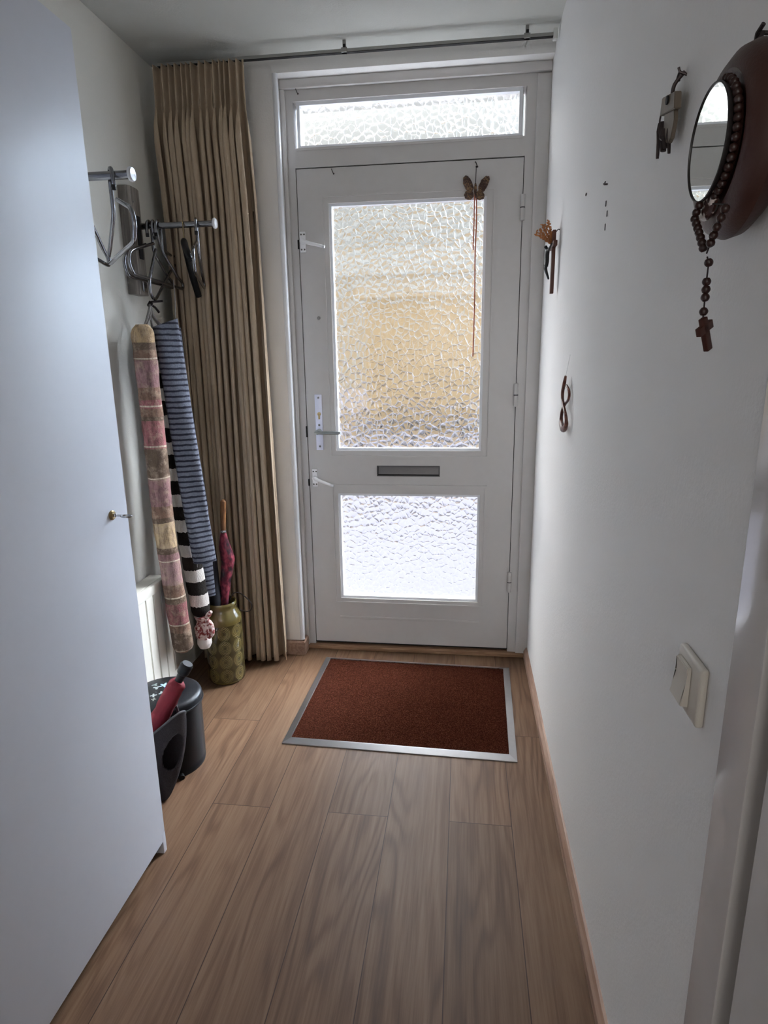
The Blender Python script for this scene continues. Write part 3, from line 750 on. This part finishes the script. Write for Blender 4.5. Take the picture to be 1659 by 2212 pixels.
# folded umbrellas standing in the vase
na = thing('folded_umbrella', (-1.07, 2.43, .03), 'dark navy folded umbrella with curved black handle in the vase', 'umbrella')
MB().tube([(-1.054, 2.425, .03), (-1.062, 2.43, .30), (-1.066, 2.432, .42), (-1.070, 2.434, .56), (-1.073, 2.436, .66)], [.008, .022, .026, .026, .014], 14, 6).build('furled_canopy', m_navy, na)
MB().tube([(-1.073, 2.436, .65), (-1.077, 2.44, .72)], .006, 10).build('shaft', m_chrome, na)
MB().tube([(-1.077, 2.44, .70), (-1.079, 2.443, .80), (-1.083, 2.443, .845), (-1.098, 2.442, .868), (-1.118, 2.441, .862), (-1.128, 2.44, .835), (-1.128, 2.44, .80)], .0095, 12, 6).build('curved_handle', m_blackpl, na)
n = N('burgundy_floral_cloth'); v = n.obj((1, 1, .6)); n.base(n.ramp(n.noise(v, 42, 3), [(.36, lin(34, 20, 26)), (.5, lin(96, 24, 44)), (.62, lin(150, 54, 70)), (.72, lin(96, 84, 80))])); n.b.inputs['Roughness'].default_value = .8; n.bump(n.noise(v, 40, 3), .6, .01)
bu = thing('folded_umbrella', (-1.02, 2.46, .03), 'burgundy patterned folded umbrella with wooden handle in the vase', 'umbrella')
MB().tube([(-1.044, 2.45, .03), (-1.034, 2.455, .33), (-1.024, 2.46, .44), (-1.010, 2.462, .52), (-1.006, 2.464, .555), (-1.016, 2.466, .61), (-1.018, 2.468, .672)], [.006, .018, .023, .026, .030, .024, .011], 14, 6).build('furled_canopy', n.m, bu)
MB().lathe([(.012, 0), (.013, .004), (.012, .010)], (-1.018, 2.468, .672), 16).build('collar', m_chrome, bu)
MB().tube([(-1.018, 2.468, .682), (-1.016, 2.472, .74), (-1.012, 2.476, .803)], [.0105, .0125, .0135], 14, 4).ball((-1.012, 2.476, .803), .0135).build('wooden_handle', m_handlewood, bu)
MB().tube([(-1.005, 2.45, .372), (-.985, 2.448, .402), (-.955, 2.445, .404), (-.925, 2.44, .385), (-.905, 2.437, .362), (-.904, 2.436, .340), (-.92, 2.436, .325), (-.95, 2.437, .327), (-.958, 2.44, .33)], .0022, 8, 6).build('wrist_loop', m_cord, bu)

# ------------------------------------------------------------------ pedal bin
bcx, bcy, br = -1.018, 1.838, .120
bn = thing('pedal_bin', (bcx, bcy, 0), 'black metal pedal bin with blue flowers painted on lid', 'bin')
MB().lathe([(0, .004), (br * .95, .004), (br * .97, 0), (br * .985, .012), (br * .97, .016), (br * .985, .03), (br, .235), (br * .97, .24), (0, .24)], (bcx, bcy, 0), 56).build('bin_body', m_binblack, bn)
n = N('flowered_black_lacquer'); t = n.new('TexCoord')
def spot(cx, cy, r, col, prev, lob=5, rot=0.):
    m = n.new('Mapping'); m.inputs['Location'].default_value = (-cx, -cy, 0); n.link(t.outputs['Object'], m.inputs[0])
    s_ = n.new('SeparateXYZ'); n.link(m.outputs[0], s_.inputs[0])
    rr = n.math('SQRT', n.math('ADD', n.math('POWER', s_.outputs['X'], 2), n.math('POWER', s_.outputs['Y'], 2)))
    a = n.math('ARCTAN2', s_.outputs['Y'], s_.outputs['X'])
    pet = n.math('MULTIPLY_ADD', n.math('COSINE', n.math('MULTIPLY_ADD', a, lob, rot)), .32 * r, .68 * r)
    return n.mix(n.math('LESS_THAN', rr, pet), prev, col)
c = lin(17, 18, 22)
for (x, y, r, col, lb) in ((.012, .02, .020, lin(92, 138, 214), 5), (-.016, .030, .017, lin(176, 206, 236), 5), (.035, .045, .013, lin(150, 160, 170), 3), (.0, -.022, .011, lin(168, 178, 176), 3), (-.034, .01, .013, lin(160, 168, 166), 3),
                           (.03, -.005, .010, lin(120, 132, 128), 3), (-.02, -.04, .012, lin(176, 182, 180), 4), (-.05, .03, .012, lin(128, 140, 136), 3), (.052, .03, .009, lin(170, 176, 180), 3), (.02, .062, .010, lin(140, 150, 150), 3), (-.008, -.062, .009, lin(150, 150, 140), 4), (.012, .02, .006, lin(220, 226, 235), 3)):
    c = spot(x, y, r, col, c, lb, x * 90)
n.base(c); n.b.inputs['Roughness'].default_value = .42; n.b.inputs['Specular IOR Level'].default_value = .22
ld = MB().lathe([(br * 1.0, 0), (br * 1.03, .003), (br * 1.03, .022), (br * 1.0, .030), (br * .9, .036), (br * .5, .044), (0, .046)], (0, 0, 0), 56)
lid = ld.build('lid', n.m, None, True, 50); lid.location = (0, 0, .236); lid.parent = bn
MB().tube([(bcx + br * 1.035 * math.cos(a), bcy + br * 1.035 * math.sin(a), .240) for a in [2 * PI * i / 48 for i in range(48)]], .004, 8, 0, 1, True).build('rim', m_binblack, bn)
MB().tube([(bcx + .072, bcy - .080, .010), (bcx + .084, bcy - .100, .008)], [.008, .010], 10).build('pedal', m_blackpl, bn)

# ------------------------------------------------------------------ felt basket bag with red umbrella
def felt_bag():
    cx, cy = -.985, 1.642
    n = N('charcoal_felt'); v = n.obj(); f = n.noise(v, 240, 4, .8)
    n.base(n.mix(f, lin(34, 31, 32), lin(74, 67, 68))); n.b.inputs['Roughness'].default_value = .95; n.b.inputs['Specular IOR Level'].default_value = .1; n.bump(f, .5, .004)
    mb = MB(); NA, NH = 150, 60
    rows = []
    for j in range(NH + 1):
        h = j / NH
        f_ = .34 + .66 * math.sin(h * PI / 2) ** .8
        row = []
        for i in range(NA):
            a = 2 * PI * i / NA
            top = .225 + .105 * max(0, math.cos(a + .25)) ** 1.5 + .105 * max(0, -math.cos(a + .25)) ** 1.5
            row.append(mb.bm.verts.new((cx + .135 * f_ * math.cos(a), cy + .062 * f_ * math.sin(a), .002 + top * h)))
        rows.append(row)
    ha = -.55
    for A, B in zip(range(NH), range(1, NH + 1)):
        for i in range(NA):
            k = (i + 1) % NA; a = 2 * PI * (i + .5) / NA
            if a > PI: a -= 2 * PI
            h = (A + .5) / NH
            if ((a - ha) / .42) ** 2 + ((h - .60) / .20) ** 2 < 1: continue
            mb.bm.faces.new((rows[A][i], rows[A][k], rows[B][k], rows[B][i]))
    mb.bm.faces.new(rows[0][::-1])
    bmesh.ops.delete(mb.bm, geom=[v_ for v_ in mb.bm.verts if not v_.link_faces], context='VERTS')
    o = thing('felt_bag', (cx, cy, 0), 'charcoal felt basket bag with oval hole on floor beside bin', 'bag')
    b = mb.build('bag_body', n.m, o, True, 70)
    sm = b.modifiers.new('Smooth', 'SMOOTH'); sm.factor = .5; sm.iterations = 2
    md = b.modifiers.new('Thickness', 'SOLIDIFY'); md.thickness = .006; md.offset = -1
    # bound rim
    pts = []
    for i in range(NA):
        a = 2 * PI * i / NA; top = .225 + .105 * max(0, math.cos(a + .25)) ** 1.5 + .105 * max(0, -math.cos(a + .25)) ** 1.5
        pts.append((cx + .133 * math.cos(a), cy + .060 * math.sin(a), .002 + top))
    MB().tube(pts, .0035, 8, 0, 1, True).build('bound_rim', plain('grey_binding', (86, 82, 84), .8), o)
    return o
felt_bag()
ru = thing('pocket_umbrella', (-.95, 1.62, .25), 'red pocket umbrella with black handle sticking out of the felt bag', 'umbrella')
A0, A1 = Vector((-.995, 1.635, .195)), Vector((-.866, 1.655, .425))
dd = (A1 - A0)
mb = MB().tube([A0 + dd * t_ for t_ in (0, .1, .25, .4, .55, .7, .85, .95, 1)], [.020, .027, .028, .029, .028, .0285, .0275, .026, .016], 20, 4)
for v in mb.bm.verts:
    v.co += (Vector((noise.noise(v.co * 45), noise.noise(v.co * 45 + Vector((5, 5, 5))), noise.noise(v.co * 45 + Vector((9, 1, 1)))))) * .0035
mb.build('red_sleeve', m_red, ru)
d1 = dd.normalized()
MB().tube([A1 - d1 * .005, A1 + d1 * .014, A1 + d1 * .030], [.012, .013, .0145], 16, 3).tube([A1 + d1 * .028, A1 + d1 * .034, A1 + d1 * .058, A1 + d1 * .066], [.0165, .0195, .0205, .016], 18, 3).build('handle', m_blackpl, ru)
MB().tube([(-.938, 1.672, .33), (-.925, 1.676, .345), (-.905, 1.678, .335), (-.892, 1.678, .305), (-.893, 1.676, .275), (-.91, 1.672, .262), (-.92, 1.670, .285)], .0042, 8, 6).build('wrist_strap', m_cord, ru)

# ------------------------------------------------------------------ door mat
n = N('coir_brown'); v = n.obj(); f1 = n.noise(v, 260, 4, .8); f2 = n.noise(v, 9, 3)
c = n.ramp(f1, [(.3, lin(28, 13, 9)), (.5, lin(60, 29, 20)), (.72, lin(116, 72, 56))]); c = n.mix(n.math('MULTIPLY', f2, .45), c, lin(44, 21, 15))
n.base(c); n.b.inputs['Roughness'].default_value = .95; n.b.inputs['Specular IOR Level'].default_value = .0; n.bump(f1, .9, .006); m_coir = n.m
dm = thing('doormat', (-.213, 2.309, 0), 'brown coir doormat in flat aluminium frame by the door', 'doormat')
hw, hd_ = .430, .346; fw_ = .026
def mitre(mb, hw, hd, w):
    o_ = [(-hw, -hd), (hw, -hd), (hw, hd), (-hw, hd)]; i_ = [(-hw + w, -hd + w), (hw - w, -hd + w), (hw - w, hd - w), (-hw + w, hd - w)]
    b = bmesh.new(); lev = [(o_, 0), (o_, .004), (i_, .013), ([(x * .996, y * .996) for x, y in i_], .013), ([(x * .996, y * .996) for x, y in i_], .0)]
    R_ = [[b.verts.new((x, y, z)) for x, y in q] for q, z in lev]
    for A, B in zip(R_, R_[1:]):
        for k in range(4): b.faces.new((A[k], A[(k + 1) % 4], B[(k + 1) % 4], B[k]))
    return mb.add(b)
fr = mitre(MB(), hw, hd_, fw_).build('mat_frame', plain('mat_frame_aluminium', (186, 186, 188), .3, .9, nscale=60), None, False); fr.parent = dm
mb = MB(); g = 150; hx, hy = hw - fw_ - .001, hd_ - fw_ - .001
vv = [[mb.bm.verts.new((-hx + 2 * hx * i / g, -hy + 2 * hy * j / g, .0085 + .0022 * noise.noise(Vector((i * .9, j * .9, 0))) + .0015 * random.random())) for i in range(g + 1)] for j in range(g + 1)]
for j in range(g):
    for i in range(g): mb.bm.faces.new((vv[j][i], vv[j][i + 1], vv[j + 1][i + 1], vv[j + 1][i]))
mt = mb.build('coir_pile', m_coir, None); mt.parent = dm
dm.rotation_euler.z = R(-1.5)

# ------------------------------------------------------------------ hooks, butterfly
def cup_hook(x, z, label, y=FY):
    mb = MB().tube([(x - .004, y, z + .008), (x - .002, y - .012, z + .006), (x + .003, y - .016, z - .006), (x + .006, y - .010, z - .012), (x + .007, y - .004, z - .008)], .0016, 8, 4).ball((x + .006, y - .010, z - .012), .003)
    return tag(recenter(mb.build('cup_hook', m_keymetal)), label, 'hook')
cup_hook(-.688, 2.440, 'tiny dark hook on the frame above the transom corner')
cup_hook(-.552, 2.142, 'tiny hook at the top left of the door leaf', LY)
cup_hook(.034, 2.140, 'tiny dark hook carrying the butterfly ornament', LY)
n = N('crushed_shell_crust'); v = n.obj(); vo = n.new('TexVoronoi'); vo.inputs['Scale'].default_value = 190; n.link(v, vo.inputs['Vector'])
n.base(n.ramp(n.math('ADD', n.math('MULTIPLY', n.noise(v, 30, 2), .7), n.math('MULTIPLY', vo.outputs['Distance'], .5)), [(.35, lin(150, 120, 82)), (.52, lin(116, 88, 62)), (.62, lin(72, 50, 44))])); n.b.inputs['Roughness'].default_value = .6; n.bump(vo.outputs['Distance'], .9, .004)
m_crust = n.m
bf = thing('butterfly_ornament', (.034, 2.77, 2.05), 'brown crusted butterfly ornament with copper ribbons on the door', 'butterfly ornament')
BY = LY - .012
for (cx, cz, rx, rz, an) in ((.004, 2.066, .0165, .033, -24), (.066, 2.062, .0160, .034, 30), (.008, 2.026, .0185, .0185, -15), (.050, 2.022, .0205, .0160, 12)):
    mb = MB().ball((0, 0, 0), 1, 3, (rx, .006, rz), .22, 3)
    mb.bm.transform(Matrix.Translation((cx, BY, cz)) @ Matrix.Rotation(R(an), 4, 'Y'))
    mb.build('wing', m_crust, bf)
MB().ball((.033, BY - .002, 2.045), 1, 3, (.006, .007, .024), .15, 3).build('body', m_crust, bf)
MB().tube([(.035, BY + .004, 2.130), (.034, BY, 2.10), (.033, BY - .002, 2.062)], .0014, 6).ball((.036, BY, 2.128), .004).build('hanging_thread', m_cord, bf)
rb = [[(.031, BY, 2.035), (.030, BY - .002, 1.93), (.0285, BY, 1.818)], [(.037, BY, 2.03), (.040, BY - .001, 1.93), (.037, BY, 1.80), (.0385, BY - .002, 1.62), (.036, BY, 1.392)]]
for q in rb: MB().tube(q, .0026, 8, 6, .5).build('ribbon', m_copper, bf)

# ------------------------------------------------------------------ crucifix, sprig, wood loop on the right wall
cx_ = thing('crucifix', (XR, 2.34, 1.6), 'small dark wooden crucifix standing off the right wall', 'crucifix')
MB().box(XR - .0245, XR - .0125, 2.333, 2.352, 1.600, 1.806, .002).build('upright', m_brownwood, cx_)
MB().box(XR - .026, XR - .013, 2.288, 2.398, 1.748, 1.766, .002).build('crossbar', m_brownwood, cx_)
MB().tube([(XR - .012, 2.343, 1.80), (XR - .006, 2.343, 1.808), (XR, 2.343, 1.806)], .0016, 8, 3).build('nail', m_keymetal, cx_)
def corpus():
    me = bpy.data.meshes.new('corpus')
    X = lambda d: XR - .026 - d; Yc = 2.3425
    V = [(X(.011), Yc, 1.705), (X(.013), Yc, 1.728), (X(.010), Yc, 1.740), (X(.017), Yc, 1.750), (X(.021), Yc - .003, 1.757),
         (X(.010), Yc - .016, 1.742), (X(.004), Yc - .048, 1.757), (X(.010), Yc + .016, 1.742), (X(.004), Yc + .048, 1.757),
         (X(.017), Yc - .005, 1.684), (X(.010), Yc - .004, 1.664), (X(.004), Yc - .001, 1.648), (X(.017), Yc + .005, 1.684), (X(.010), Yc + .004, 1.664), (X(.004), Yc + .001, 1.647)]
    E = [(0, 1), (1, 2), (2, 3), (3, 4), (2, 5), (5, 6), (2, 7), (7, 8), (0, 9), (9, 10), (10, 11), (0, 12), (12, 13), (13, 14)]
    r = [.0075, .0075, .006, .005, .0072, .0042, .003, .0042, .003, .0052, .0038, .003, .0052, .0038, .003]
    me.from_pydata(V, E, [])
    o = bpy.data.objects.new('corpus', me); COL.objects.link(o)
    o.modifiers.new('Skin', 'SKIN')
    for i, sv in enumerate(me.skin_vertices[0].data):
        sv.radius = (r[i], r[i]); sv.use_root = (i == 0)
    sb = o.modifiers.new('Subsurf', 'SUBSURF'); sb.levels = 2; sb.render_levels = 2
    me.materials.append(m_corpus); o.parent = cx_; o.matrix_parent_inverse = Matrix.Translation(cx_.location).inverted()
    return o
corpus()
sp_ = MB()
rnd = random.Random(5)
for i in range(9):
    f_ = i / 8
    tip = Vector((XR - .036 - .042 * f_ - .006 * rnd.random(), 2.348 + rnd.uniform(-.012, .012), 1.838 - .030 * f_ + rnd.uniform(-.016, .004)))
    root = Vector((XR - .016, 2.353, 1.752)); mid = root.lerp(tip, .55) + Vector((.004 * math.sin(i), .003, .004))
    sp_.tube([root, mid, tip], [.0022, .0026, .0010], 6, 3)
    for k in range(14):
        t_ = .3 + .7 * k / 13; q = root.lerp(tip, t_) + Vector((.004 * math.sin(i) * (1 - t_), 0, 0))
        e_ = Vector((rnd.uniform(-1, 1), rnd.uniform(-1, 1), rnd.uniform(0, 1.4))).normalized() * .009
        sp_.tube([q, q + e_ * .5, q + e_], [.0012, .0034, .0008], 5, 0, .6)
tag(recenter(sp_.build('palm_sprig', m_palm)), 'dried brown palm sprig tucked behind the crucifix', 'dried sprig')

wo = thing('wooden_loop', (XR - .015, 1.945, 1.172), 'twisted wooden loop ornament on clear thread on the right wall', 'wall ornament')
def loop_pts(f0, f1, sgn):
    out = []
    for i in range(41):
        t_ = f0 + (f1 - f0) * i / 40
        z = 1.326 - .154 * t_
        if t_ < .25: w_ = .002 + .010 * t_ / .25
        else: w_ = .006 + .034 * math.sin((t_ - .25) / .75 * PI) ** .8
        s_ = sgn * math.cos((t_ - .28) * PI * 1.75) if t_ > .1 else sgn * .8
        out.append((XR - .014 + sgn * .003, 1.945 + w_ * s_, z))
    return out
left = [(XR - .016, 1.945, 1.330), (XR - .017, 1.951, 1.31), (XR - .017, 1.964, 1.285), (XR - .017, 1.962, 1.262), (XR - .017, 1.944, 1.240), (XR - .016, 1.926, 1.222), (XR - .015, 1.917, 1.205), (XR - .014, 1.920, 1.190), (XR - .014, 1.945, 1.172), (XR - .014, 1.972, 1.186), (XR - .013, 1.980, 1.205), (XR - .012, 1.974, 1.228), (XR - .010, 1.955, 1.247), (XR - .009, 1.930, 1.262), (XR - .009, 1.922, 1.278), (XR - .010, 1.930, 1.293), (XR - .013, 1.942, 1.304)]
left = [(a_, 1.945 + (b_ - 1.945) * 1.75, c_) for a_, b_, c_ in left]
MB().tube(left, [.0035, .0055, .0052, .0046, .0044, .0046, .005, .0065, .0095, .0070, .005, .0045, .0042, .0042, .0042, .0042, .003], 14, 6).build('loop_band', m_ornwood, wo)
MB().tube([(XR - .016, 1.945, 1.328), (XR - .006, 1.945, 1.392)], .0004, 6).build('clear_thread', plain('clear_thread', (214, 214, 212), .2), wo)

# nail holes and small wall plugs
def peg(name, y, z, lx, ly, lz, label, mat=m_keymetal):
    mb = MB().box(XR - lx, XR + .004, y - ly, y + ly, z - lz, z + lz, min(lx, ly, lz) * .5)
    return tag(recenter(mb.build(name, mat)), label, 'wall nail' if name == 'wall_nail' else 'wall mark')
ph_ = MB().tube([(XR + .004, 1.597, 1.765), (XR - .008, 1.597, 1.765)], .002, 8).tube([(XR - .007, 1.588, 1.768), (XR - .008, 1.597, 1.765), (XR - .007, 1.607, 1.769)], .0016, 8).build('picture_nail', m_keymetal)
tag(recenter(ph_), 'small bent double nail at the top of right wall', 'wall nail')
peg('wall_nail', 1.862, 1.805, .003, .006, .003, 'short nail head left of the bent double nail')
peg('paint_chip', 1.600, 1.725, .0012, .003, .006, 'upper of three dark chips under the bent nail', m_cord)
peg('paint_chip', 1.580, 1.700, .0012, .003, .006, 'middle of three dark chips under the bent nail', m_cord)
peg('paint_chip', 1.592, 1.674, .0012, .003, .007, 'lowest of three dark chips under the bent nail', m_cord)

# ------------------------------------------------------------------ key bunch
kb = thing('key_bunch', (XR - .016, 1.10, 1.69), 'bunch of old keys with worn tan tag on the right wall', 'keys')
xk = XR - .014
MB().prism([(1.128, 1.772), (1.064, 1.758), (1.060, 1.734), (1.133, 1.748)], 'x', xk - .006, xk + .004, .001).build('tag_block', m_tag, kb)
MB().prism([(1.120, 1.748), (1.070, 1.737), (1.066, 1.722), (1.076, 1.700), (1.088, 1.696), (1.116, 1.708)], 'x', xk - .003, xk + .003, .001).build('leather_fob', m_tag, kb)
MB().lathe([(0, 0), (.006, 0), (.006, -.002), (0, -.002)], (xk - .0065, 1.094, 1.757), 16, axis='x').build('tag_hole', m_black_gap, kb)
MB().tube([(XR - .002, 1.086, 1.790), (xk, 1.090, 1.775), (xk, 1.096, 1.758)], .0028, 8, 4).build('nail_loop', m_keymetal, kb)
MB().tube([(xk, 1.130, 1.756), (xk, 1.146, 1.757), (xk, 1.153, 1.749), (xk, 1.150, 1.740), (xk, 1.140, 1.737)], .0014, 8, 4).build('key_ring', m_keymetal, kb)
for i, (ya, za, yb, zb, r_) in enumerate(((1.140, 1.737, 1.138, 1.690, .0030), (1.128, 1.735, 1.116, 1.694, .0055), (1.112, 1.720, 1.098, 1.694, .0050), (1.094, 1.715, 1.084, 1.682, .0028))):
    x_ = xk - .003 + .002 * (i % 2)
    MB().tube([(x_, ya, za + .004), (x_, ya - .001, za - .008), (x_, (ya + yb) / 2, (za + zb) / 2), (x_, yb, zb)], [r_ * .9, r_ * 1.5, r_, r_ * .8], 10, 3, .55).build('key', m_keymetal, kb)
kn_ = MB().tube([(XR + .006, 1.083, 1.783), (XR - .010, 1.083, 1.789), (XR - .012, 1.083, 1.795)], .002, 8).tube([(XR - .006, 1.096, 1.796), (XR - .01, 1.094, 1.782), (XR - .008, 1.088, 1.78)], .0016, 8, 3)
tag(recenter(kn_.build('key_hook', m_keymetal)), 'bent wire hook holding the bunch of keys', 'hook')

# ------------------------------------------------------------------ round mirror with case, rosary
MIRN = Vector((-1, 0, 0))
MX, MY, MZ, MR = XR - .060, .782, 1.607, .0555
mr = thing('round_mirror', (XR, MY, MZ), 'small round mirror in thick brown case on the right wall', 'mirror')
MB().lathe([(.0, .0), (.060, .0), (.078, -.004), (.090, -.014), (.094, -.026), (.089, -.038), (.078, -.046), (.070, -.048), (.066, -.044), (.0, -.044)], (XR, MY + .006, MZ - .001), 56, axis='x').build('case', m_case, mr)
n = N('mirror_silver'); n.base((.80, .83, .81, 1)); n.b.inputs['Metallic'].default_value = 1; n.b.inputs['Roughness'].default_value = .015
def tilted(mb):
    mb.bm.transform(Matrix.Translation((MX, MY, MZ)) @ Vector((-1, 0, 0)).rotation_difference(MIRN).to_matrix().to_4x4() @ Matrix.Translation((-MX, -MY, -MZ))); return mb
tilted(MB().lathe([(0, 0), (MR, 0), (MR, .003), (0, .003)], (MX, MY, MZ), 56, axis='x')).build('mirror_glass', n.m, mr, False)
tilted(MB().lathe([(MR, .0035), (MR + .0015, .0005), (MR + .0015, -.001), (MR, -.0015), (MR - .0005, -.0005), (MR, .0035)], (MX, MY, MZ), 56, axis='x', cap=False)).build('mirror_edge', plain('dark_mirror_edge', (40, 36, 36), .4), mr)
MB().lathe([(.040, .008), (.054, .014)], (MX, MY, MZ), 40, axis='x').build('mirror_mount', m_case, mr)
n = N('spotted_enamel'); v = n.obj(); n.base(n.ramp(n.noise(v, 75, 1), [(.5, lin(226, 214, 206)), (.54, lin(70, 44, 38))])); n.b.inputs['Roughness'].default_value = .35
MB().lathe([(.0, 0), (.026, 0), (.027, -.003), (.024, -.006), (0, -.007)], (XR - .050, .786, 1.558), 30, axis='x').build('spotted_charm', n.m, mr)
MB().tube([(XR - .012, .793, 1.713), (XR - .018, .790, 1.70), (XR - .022, .782, 1.684)], .0022, 8, 4).tube([(XR - .012, .800, 1.712), (XR - .018, .796, 1.70), (XR - .022, .785, 1.684)], .0022, 8, 4).build('hanging_cord', m_cord, mr)
mn = MB().tube([(XR + .006, .796, 1.712), (XR - .016, .796, 1.714)], .0022, 10).tube([(XR - .014, .789, 1.719), (XR - .016, .797, 1.714), (XR - .014, .804, 1.711)], .0024, 8)
tag(recenter(mn.build('mirror_nail', m_keymetal)), 'dark nail with cord above the round mirror', 'wall nail')

ro = thing('rosary', (XR - .06, .74, 1.39), 'dark brown wooden bead rosary with cross draped over the mirror', 'rosary')
path = []
bx_ = MX + .007
rr_ = MR + .003
for i in range(61):       # round the back of the mirror from lower left over the top to lower right
    a = R(-125 - 0) + 0
    th = R(225) - R(270) * i / 60
    path.append(Vector((bx_ + (.002 if 8 < i < 52 else 0), MY + rr_ * math.cos(th) * -1 * -1, MZ + rr_ * math.sin(th))))
# in this frame +Y points away from the viewer (left in view), so start at the left strand
path = [Vector((p.x, MY + (p.y - MY), p.z)) for p in path]
farside = [Vector((XR - .061, MY + .004, 1.548)), Vector((XR - .061, .798, 1.537)), Vector((XR - .061, .774, 1.514)), Vector((XR - .061, .757, 1.496))]
nearside = [Vector((XR - .055, .722, 1.534)), Vector((XR - .061, .729, 1.512)), Vector((XR - .061, .743, 1.497)), Vector((XR - .061, .748, 1.492))]
arc = [Vector((bx_ - .001 + .0015 * math.sin(t_ * PI), MY + rr_ * math.cos(R(95) - R(165) * t_), MZ + rr_ * math.sin(R(95) - R(165) * t_))) for t_ in [0]]
arc = []
for i in range(30):
    th = R(105) + R(190) * i / 29          # from top, on the near (-Y) side, down
    arc.append(Vector((bx_, MY + rr_ * math.cos(th), MZ + rr_ * math.sin(th))))
pend = [Vector((XR - .061, .745, 1.488)), Vector((XR - .061, .739, 1.480)), Vector((XR - .061, .740, 1.462)), Vector((XR - .061, .739, 1.438)), Vector((XR - .061, .739, 1.421))]
far_arc = [Vector((bx_ + .001, MY + rr_ * math.cos(th), MZ + rr_ * math.sin(th))) for th in [R(285) + R(180) * i / 29 for i in range(30)]]
MB().tube(arc + nearside, .0009, 6).tube(farside, .0009, 6).tube(pend, .0009, 6).tube(far_arc, .0007, 6).build('cord', m_cord, ro)
def along(pts, step, off=0):
    out = []; acc = off
    for a, b in zip(pts, pts[1:]):
        L = (b - a).length
        while acc <= L:
            out.append(a.lerp(b, acc / L)); acc += step
        acc -= L
    return out
bead_bm = MB().lathe([(.0008, -.0042), (.003, -.0036), (.0043, -.0016), (.0046, 0), (.0043, .0016), (.003, .0036), (.0008, .0042)], (0, 0, 0), 14)
bd = bead_bm.build('bead', m_beadwood)
first = True
for q in along(arc, .0088) + along(nearside, .0088, .004)[:-1] + along(farside, .0086, .001) + [Vector((XR - .061, .739, 1.4815)), Vector((XR - .061, .7395, 1.4625)), Vector((XR - .061, .739, 1.4545)), Vector((XR - .061, .739, 1.4465)), Vector((XR - .061, .739, 1.432))]:
    o = bd if first else bd.copy()
    if not first: COL.objects.link(o)
    first = False
    o.parent = ro; o.location = q - ro.location
    o.rotation_euler = (random.uniform(-.4, .4), random.uniform(-.4, .4), 0)
crs = MB().box(-.0028, .0028, -.0045, .0045, -.033, .004, .0008).box(-.0028, .0028, -.0125, .0125, -.012, -.003, .0008)
crs.bm.transform(Matrix.Translation((XR - .061, .7365, 1.4215)) @ Matrix.Rotation(R(-50), 4, 'Z') @ Matrix.Rotation(R(26), 4, 'X'))
crs.build('cross', plain('cross_wood', (66, 30, 20), .5, var=.2), ro)

# ------------------------------------------------------------------ light switch
sw = thing('light_switch', (XR, .80, .95), 'ivory square light switch on the right wall', 'light switch')
sy_, sz_ = .803, .9555
MB().box(XR - .011, XR, sy_ - .042, sy_ + .042, sz_ - .042, sz_ + .042, .0055, 4).build('switch_plate', m_switch, sw)
MB().prism([(XR - .010, sz_ - .029), (XR - .022, sz_ - .028), (XR - .0155, sz_ + .006), (XR - .017, sz_ + .028), (XR - .010, sz_ + .029)], 'y', sy_ - .012, sy_ + .0315, .0015).build('rocker', m_switch, sw)
# ------------------------------------------------------------------
